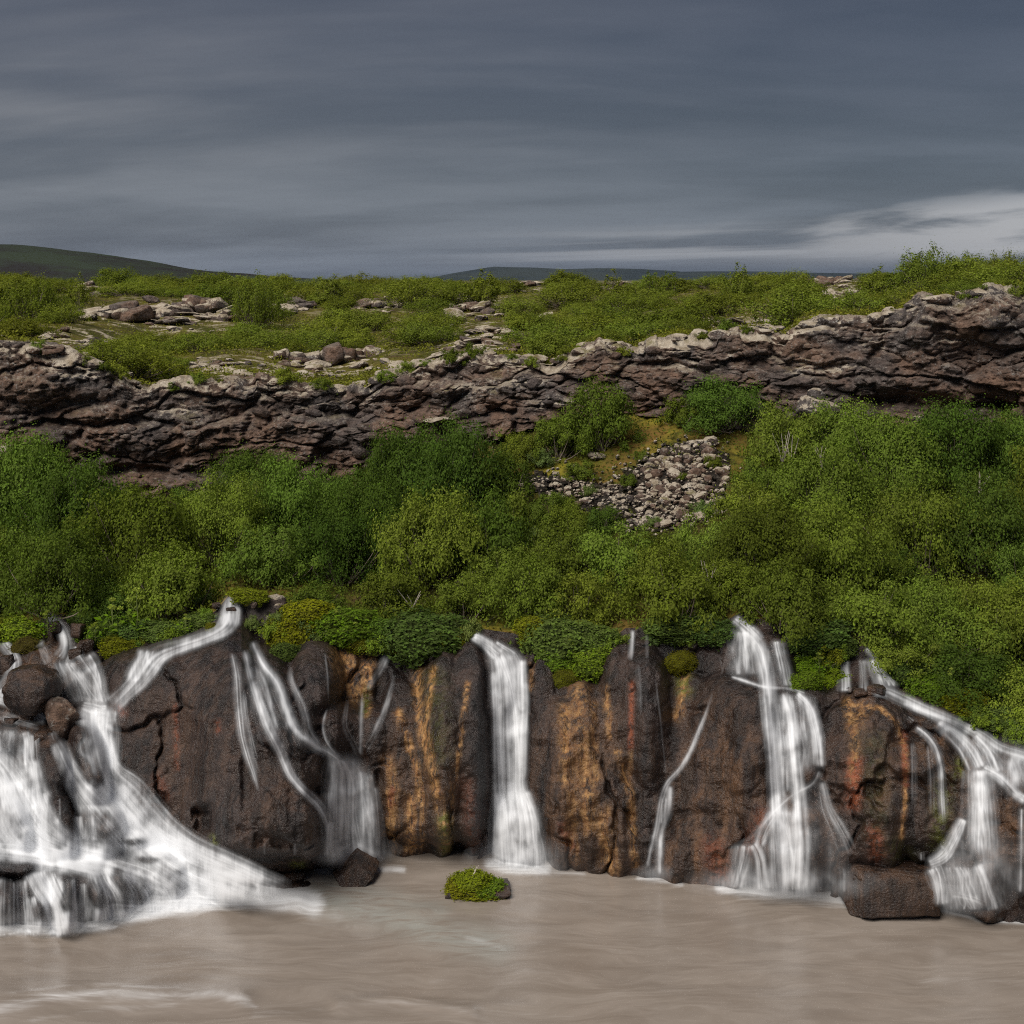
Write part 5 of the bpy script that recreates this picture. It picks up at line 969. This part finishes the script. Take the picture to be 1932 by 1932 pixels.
for b_, l_ in MOSS + MOSSF: b_.materials.append(M_MOSS)
TM, TH, TW = (.180, .185, .018), (.140, .205, .024), (.100, .145, .036)
def put_moss(u, v, wd, ht, tint, label, leafy=True, dy=.12, cat='moss', y=None, dep=.55):
    y = (float(rock_y(u, min(v, 1e9))) if y is None else y) - dy; s = y / F
    o = empty('moss_cushion' if not leafy else 'herb_cushion', P(u, v, y)); o.rotation_euler = (0, rnd.uniform(-.15, .15), rnd.uniform(0, 6.28))
    k = rnd.randrange(4); o.scale = (wd * s / 2, max(.14, wd * s * dep / 2), ht * s / 2); o.rotation_euler.z = rnd.choice([0, math.pi]) + rnd.uniform(-.25, .25)
    MS = (MOSS if leafy else MOSSF)[k]
    b_ = link('moss', MS[0], o); b_.color = (*jit(tuple(x * .55 for x in tint)), 1)
    l_ = link('leaves', MS[1], o); l_.color = (*jit(tint), 1)
    return tag(o, label, cat, 'cushions hanging over the waterfall rim')
for a in [(40, 1198, 90, 56, TH, 'bright herb cushion above the left edge trickle', True), (50, 1222, 60, 36, (.11, .09, .02), 'brownish moss pad hanging left of the cascade top', False), (205, 1200, 90, 44, TW, 'green herb bank right of the cascade top', True), (225, 1225, 66, 40, TM, 'yellow moss tongue hanging right of the cascade top', True), (265, 1195, 90, 44, TW, 'green herb cushion left of the dome stream', True), (320, 1195, 90, 40, TW, 'low herb cushion on the bank of the dome stream', True), (375, 1180, 70, 40, TW, 'herb bank at the bend of the dome stream', True), (400, 1185, 24, 20, TM, 'small yellow moss knob at the dome stream bend', False),
          (548, 1205, 84, 80, TM, 'yellow-green moss cushion hanging beside the dome', True), (540, 1235, 52, 40, TW, 'lower tip of moss cushion hanging beside the dome', True), (655, 1185, 120, 70, TH, 'leafy moss bank above the orange stain', True), (680, 1215, 70, 34, TM, 'moss pad just over the orange stain', False), (580, 1160, 90, 50, TM, 'yellow-green moss hummock behind the mossy boulder', True), (805, 1205, 150, 90, TW, 'dark willow cushion drooping left of the centre waterfall', True), (760, 1225, 60, 30, TM, 'mossy lip left of the drooping willow cushion', False), (865, 1205, 60, 40, TM, 'moss lip at the head of the centre waterfall', True),
          (1010, 1190, 70, 50, TM, 'moss lip right of the centre waterfall head', True), (1060, 1215, 130, 90, TW, 'herb cushion drooping right of the centre waterfall', True), (1110, 1250, 90, 70, TH, 'leafy cushion drooping lowest over the orange column', True), (1068, 1285, 52, 44, TM, 'moss beard at the tip over the orange column', False), (1045, 1250, 70, 50, TH, 'bright leaf tuft under the drooping herb cushion', True), (1120, 1210, 90, 50, TW, 'herb cushion left of the twin thread', True), (1285, 1250, 60, 46, TM, 'yellow moss cushion in the dark notch right of centre', False), (1280, 1185, 120, 44, TW, 'low shrub lip above the dark notch', True), (1345, 1190, 80, 48, TW, 'shrub lip left of the widest waterfall', True),
          (1545, 1205, 120, 60, TW, 'shrub lip right of the widest waterfall', True), (1530, 1262, 76, 44, (.16, .26, .025), 'bright lady\'s mantle herb beside the widest waterfall', True), (1565, 1290, 70, 50, (.15, .21, .02), 'bright herb tongue between the two right waterfalls', True), (1520, 1290, 60, 40, TH, 'lower herb pad on the ledge of widest waterfall', True), (1580, 1225, 70, 40, TW, 'leafy lip above the twin threads', True), (1715, 1270, 80, 50, TW, 'leafy bank above the upper right stream', True), (1760, 1300, 90, 50, TH, 'bright leafy bank over the sweeping stream', True), (1820, 1330, 100, 50, TM, 'mossy bank over the middle of sweeping stream', True), (1880, 1355, 100, 46, TW, 'leafy bank over the lower sweeping stream', True), (1945, 1375, 90, 44, TW, 'leafy bank at the right picture edge', True), (150, 1172, 50, 36, TW, 'small herb pad right beside the topmost trickle', True), (470, 1125, 70, 26, TM, 'moss on the bank above the mossy boulder', True), (720, 1190, 60, 44, TD, 'dark herb pad between orange stain and willow', True)]:
    put_moss(*a)

# angelica and other tall herbs on the rim
def make_angelica(seed):
    rs = np.random.RandomState(seed); paths = [(np.array([[0, 0, 0], [.02, 0, .4], [.0, .02, .8]]), .014, .008)]; um, pos, nr = [], [], []
    heads = [(0, 0, .86)] + [(rs.uniform(-.18, .18), rs.uniform(-.18, .18), rs.uniform(.6, .8)) for _ in range(3)]
    for h in heads:
        paths.append((np.array([[0, 0, .45], [h[0] * .6, h[1] * .6, h[2] * .8], h]), .008, .006))
        d = rs.normal(size=(90, 3)); d /= np.linalg.norm(d, axis=1, keepdims=True); d[:, 2] = np.abs(d[:, 2]) * .8; um.append((np.array(h) + d * .075, rs))
    lf = []
    for k in range(7):
        a = rs.uniform(0, 6.28); z = rs.uniform(.08, .4); tip = np.array([math.cos(a) * .32, math.sin(a) * .32, z + .08]); paths.append((np.array([[0, 0, z * .5], tip * .5 + (0, 0, .05), tip]), .006, .004))
        for j in range(9): lf.append(tip * rs.uniform(.5, 1.15) + rs.normal(size=3) * .06)
    lf = np.array(lf); nl = rs.normal(size=(len(lf), 3)) * .4; nl[:, 2] += 1
    hm = []
    for h, _ in um:
        V, Fc, tn = leaves(h, rs.normal(size=(len(h), 3)) + (0, 0, .6), .045, rs, .9); hm.append(mesh_np('flower_head', V, Fc, M_HERB, False, {'tone': tn}))
    V2, F2, t2 = leaves(lf, nl, .15, rs, .6)
    sv, sf = tube_set(paths)
    return hm, mesh_np('leaves', V2, F2, M_HERB, False, {'tone': t2}), mesh_np('stem', sv, sf, M_STEM, True)
M_STEM = mat_plain('green_stem', (.14, .17, .05))
ANG = [make_angelica(400 + i) for i in range(3)]
for u, v, h, l in [(212, 1200, 1.0, 'angelica with round pale heads right of cascade top'), (258, 1192, 1.15, 'tall angelica with pale heads left of the dome stream'), (90, 1195, .6, 'leafy angelica left of the topmost trickle'), (350, 1195, .5, 'small angelica on the dome stream bank'), (665, 1205, .6, 'angelica rosette above the orange stain'), (1075, 1250, .6, 'angelica rosette over the orange column'), (1545, 1275, .55, 'angelica beside the bright herb of the widest waterfall'), (640, 1180, .5, 'small angelica on the leafy moss bank'), (1335, 1130, .9, 'angelica above the shrub lip left of widest waterfall'), (795, 1110, 1.0, 'yellowish angelica among bushes above the centre left'), (1795, 1300, .5, 'bright angelica leaves over the sweeping stream'), (1465, 1140, .9, 'angelica stalk above the widest waterfall'), (180, 1210, .5, 'low angelica on the green herb bank')]:
    y = float(rock_y(u, v)) - .35 if v > 1170 else slope_at(u, v).y; o = empty('angelica', P(u, v, y)); o.scale = (h, h, h); o.rotation_euler.z = rnd.uniform(0, 6)
    k = rnd.randrange(3)
    for hm in ANG[k][0]: link('flower_head', hm, o).color = (.30, .36, .07, 1)
    for nm, m, c in zip(('leaves', 'stem'), ANG[k][1:], ((.13, .22, .022), (.14, .17, .05))): link(nm, m, o).color = (*c, 1)
    tag(o, l, 'plant', 'angelica on the rim')

# ground cover: low leaves over the slope and heath tufts on the plateau (nobody could count these)
rs = np.random.RandomState(77); n = 60000
u = rs.uniform(-480, 2420, n); t = rs.uniform(0, 1, n); fi = np.clip((u - US[0]) / 8, 0, len(US) - 2).astype(int); fj = np.clip(t * (NS - 1), 0, NS - 2).astype(int)
pos = np.stack([SX[fj, fi], SY[fj, fi], SZ[fj, fi]], -1) + rs.normal(size=(n, 3)) * (.14, .14, .0) + np.stack([0 * u, 0 * u, rs.uniform(.0, .22, n)], -1)
vv = V0 + F * (H - pos[:, 2]) / pos[:, 1]; uu = U0 + F * pos[:, 0] / pos[:, 1]
keep = ~((((uu - 1270) / 90) ** 2 + ((vv - 925) / 68) ** 2 < 1) | (((uu - 1050) / 140) ** 2 + ((vv - 930) / 30) ** 2 < 1)) & (fbm(pos[:, 0] * .6, pos[:, 1] * .6, 0 * u, 3, 55) > -.28)
pos = pos[keep]; nr = rs.normal(size=(len(pos), 3)) * .6; nr[:, 2] += .7; nr[:, 1] -= .3
V, Fc, tn = leaves(pos, nr, .10, rs, .5)
o = link('ground_cover', mesh_np('ground_cover', V, Fc, M_LEAF, False, {'tone': tn})); o.color = (.095, .110, .020, 1); tag(o, 'low leafy ground cover between the shrubs on the slope', 'ground cover', kind='stuff')  # leaf colour lowered, painting shade into the gaps between the shrubs
n = 130000; u = rs.uniform(-150, 2080, n); y = y_crim(u) + .8 + 85 * rs.rand(n) ** 1.6; z = plat_z(u, y); x = (u - U0) / F * y; v = V0 + F * (H - z) / y
keep = fbm(x * .35, y * .35, 0 * x, 3, 58) > -.12
for a, b_, rx, rv in patches: keep &= ~((((u - a) / rx) ** 2 + ((v - b_) / rv) ** 2 < 1) & (rs.rand(n) < .8))
hh = .10 + .55 * np.clip(fbm(x * .55, y * .55, 0 * x, 3, 59) + .15, 0, 1)
pos = np.stack([x, y, z + rs.uniform(.0, 1, n) * hh], -1)[keep]; nr = rs.normal(size=(len(pos), 3)) * .7; nr[:, 2] += .7
V, Fc, tn = leaves(pos, nr, .13, rs, .45)
o = link('heath', mesh_np('heath', V, Fc, M_LEAF, False, {'tone': tn})); o.color = (.150, .160, .026, 1); tag(o, 'low heath tufts covering the lava plateau', 'heath', kind='stuff')

# bare pale birch stems in the slope thicket
for k, (u, v, h, l) in enumerate([(1465, 895, 1.1, 'forked bare birch stem right of the scree'), (1485, 900, .9, 'leaning pale birch stem next to the forked one'), (1540, 905, .9, 'thin pale stem in the thicket right of the scree'), (1330, 1110, .6, 'short pale dead stick above the thin trickle'), (1830, 950, .7, 'pale twig in the right thicket'), (785, 1150, .5, 'dead grey twig above the willow cushion')]):
    rs = np.random.RandomState(500 + k); p = slope_at(u, v); paths = []
    for j in range(4):
        a = rs.uniform(-.8, .8); paths.append((np.array([[0, 0, 0], [a * .2, -.1, h * .45], [a * .45 + rs.normal() * .05, -.15, h * rs.uniform(.7, 1.1)]]), .022, .007))
    sv, sf = tube_set(paths, 5); o = link('bare_stem', mesh_np('bare_stem', sv, sf, M_PALE_BARK)); o.location = p + Vector((0, -1.0, .35)); tag(o, l, 'branch')

# moss islet in the river
yi = yw(1680); o = empty('moss_islet', (*P(900, 1680, yi)[:2], 0)); o.scale = (.88, .88, .80); tag(o, 'small mossy green islet in the river before the centre waterfall', 'islet')
s = yi / F
r_ = link('rock', R_WET[1], o); r_.location = (0, 0, .0); r_.scale = (.80, .55, .17)
for k, (dx, dz, wx, hz, tint) in enumerate([(-.12, .22, .44, .26, (.17, .21, .02)), (-.42, .12, .30, .20, TM), (.30, .12, .36, .16, TH), (.02, .05, .62, .13, TM)]):
    b_ = link('moss', MOSS[k][0], o); b_.location = (dx, -.05 * k, dz); b_.scale = (wx, .42, hz); b_.color = (*tint, 1)
    l_ = link('leaves', MOSS[k][1], o); l_.location = (dx, -.05 * k, dz); l_.scale = (wx, .42, hz); l_.color = (*tint, 1)
t_ = link('rock', R_WET[4], o); t_.location = (.66, -.05, .06); t_.scale = (.16, .12, .08); t_['label'] = 'rusty tip of the islet'
sv, sf = tube_set([(np.array([[-.12, -.1, .40], [-.04, -.1, .55], [.0, -.1, .68]]), .022, .012), (np.array([[-.04, -.1, .55], [-.1, -.1, .66]]), .012, .006), (np.array([[.0, -.1, .62], [.05, -.1, .72]]), .010, .006)], 5)
link('stick', mesh_np('stick', sv, sf, M_PALE_BARK), o)

# ------------------------------------------------------------------ air
bm = bmesh.new(); bmesh.ops.create_cube(bm, size=1.0); me = bpy.data.meshes.new('haze'); bm.to_mesh(me); bm.free()
hz_ = link('haze', me); hz_.location = (0, 3700, 62); hz_.scale = (9000, 7600, 160); tag(hz_, 'thin damp air over the whole place', kind='stuff')
m, t, out = new_mat('haze'); pv = t.node('ShaderNodeVolumePrincipled', {'Color': (.55, .75, 1.0), 'Density': 1.8e-5, 'Anisotropy': 0.0}); t.l.new(pv.outputs[0], out.inputs['Volume']); me.materials.append(m)
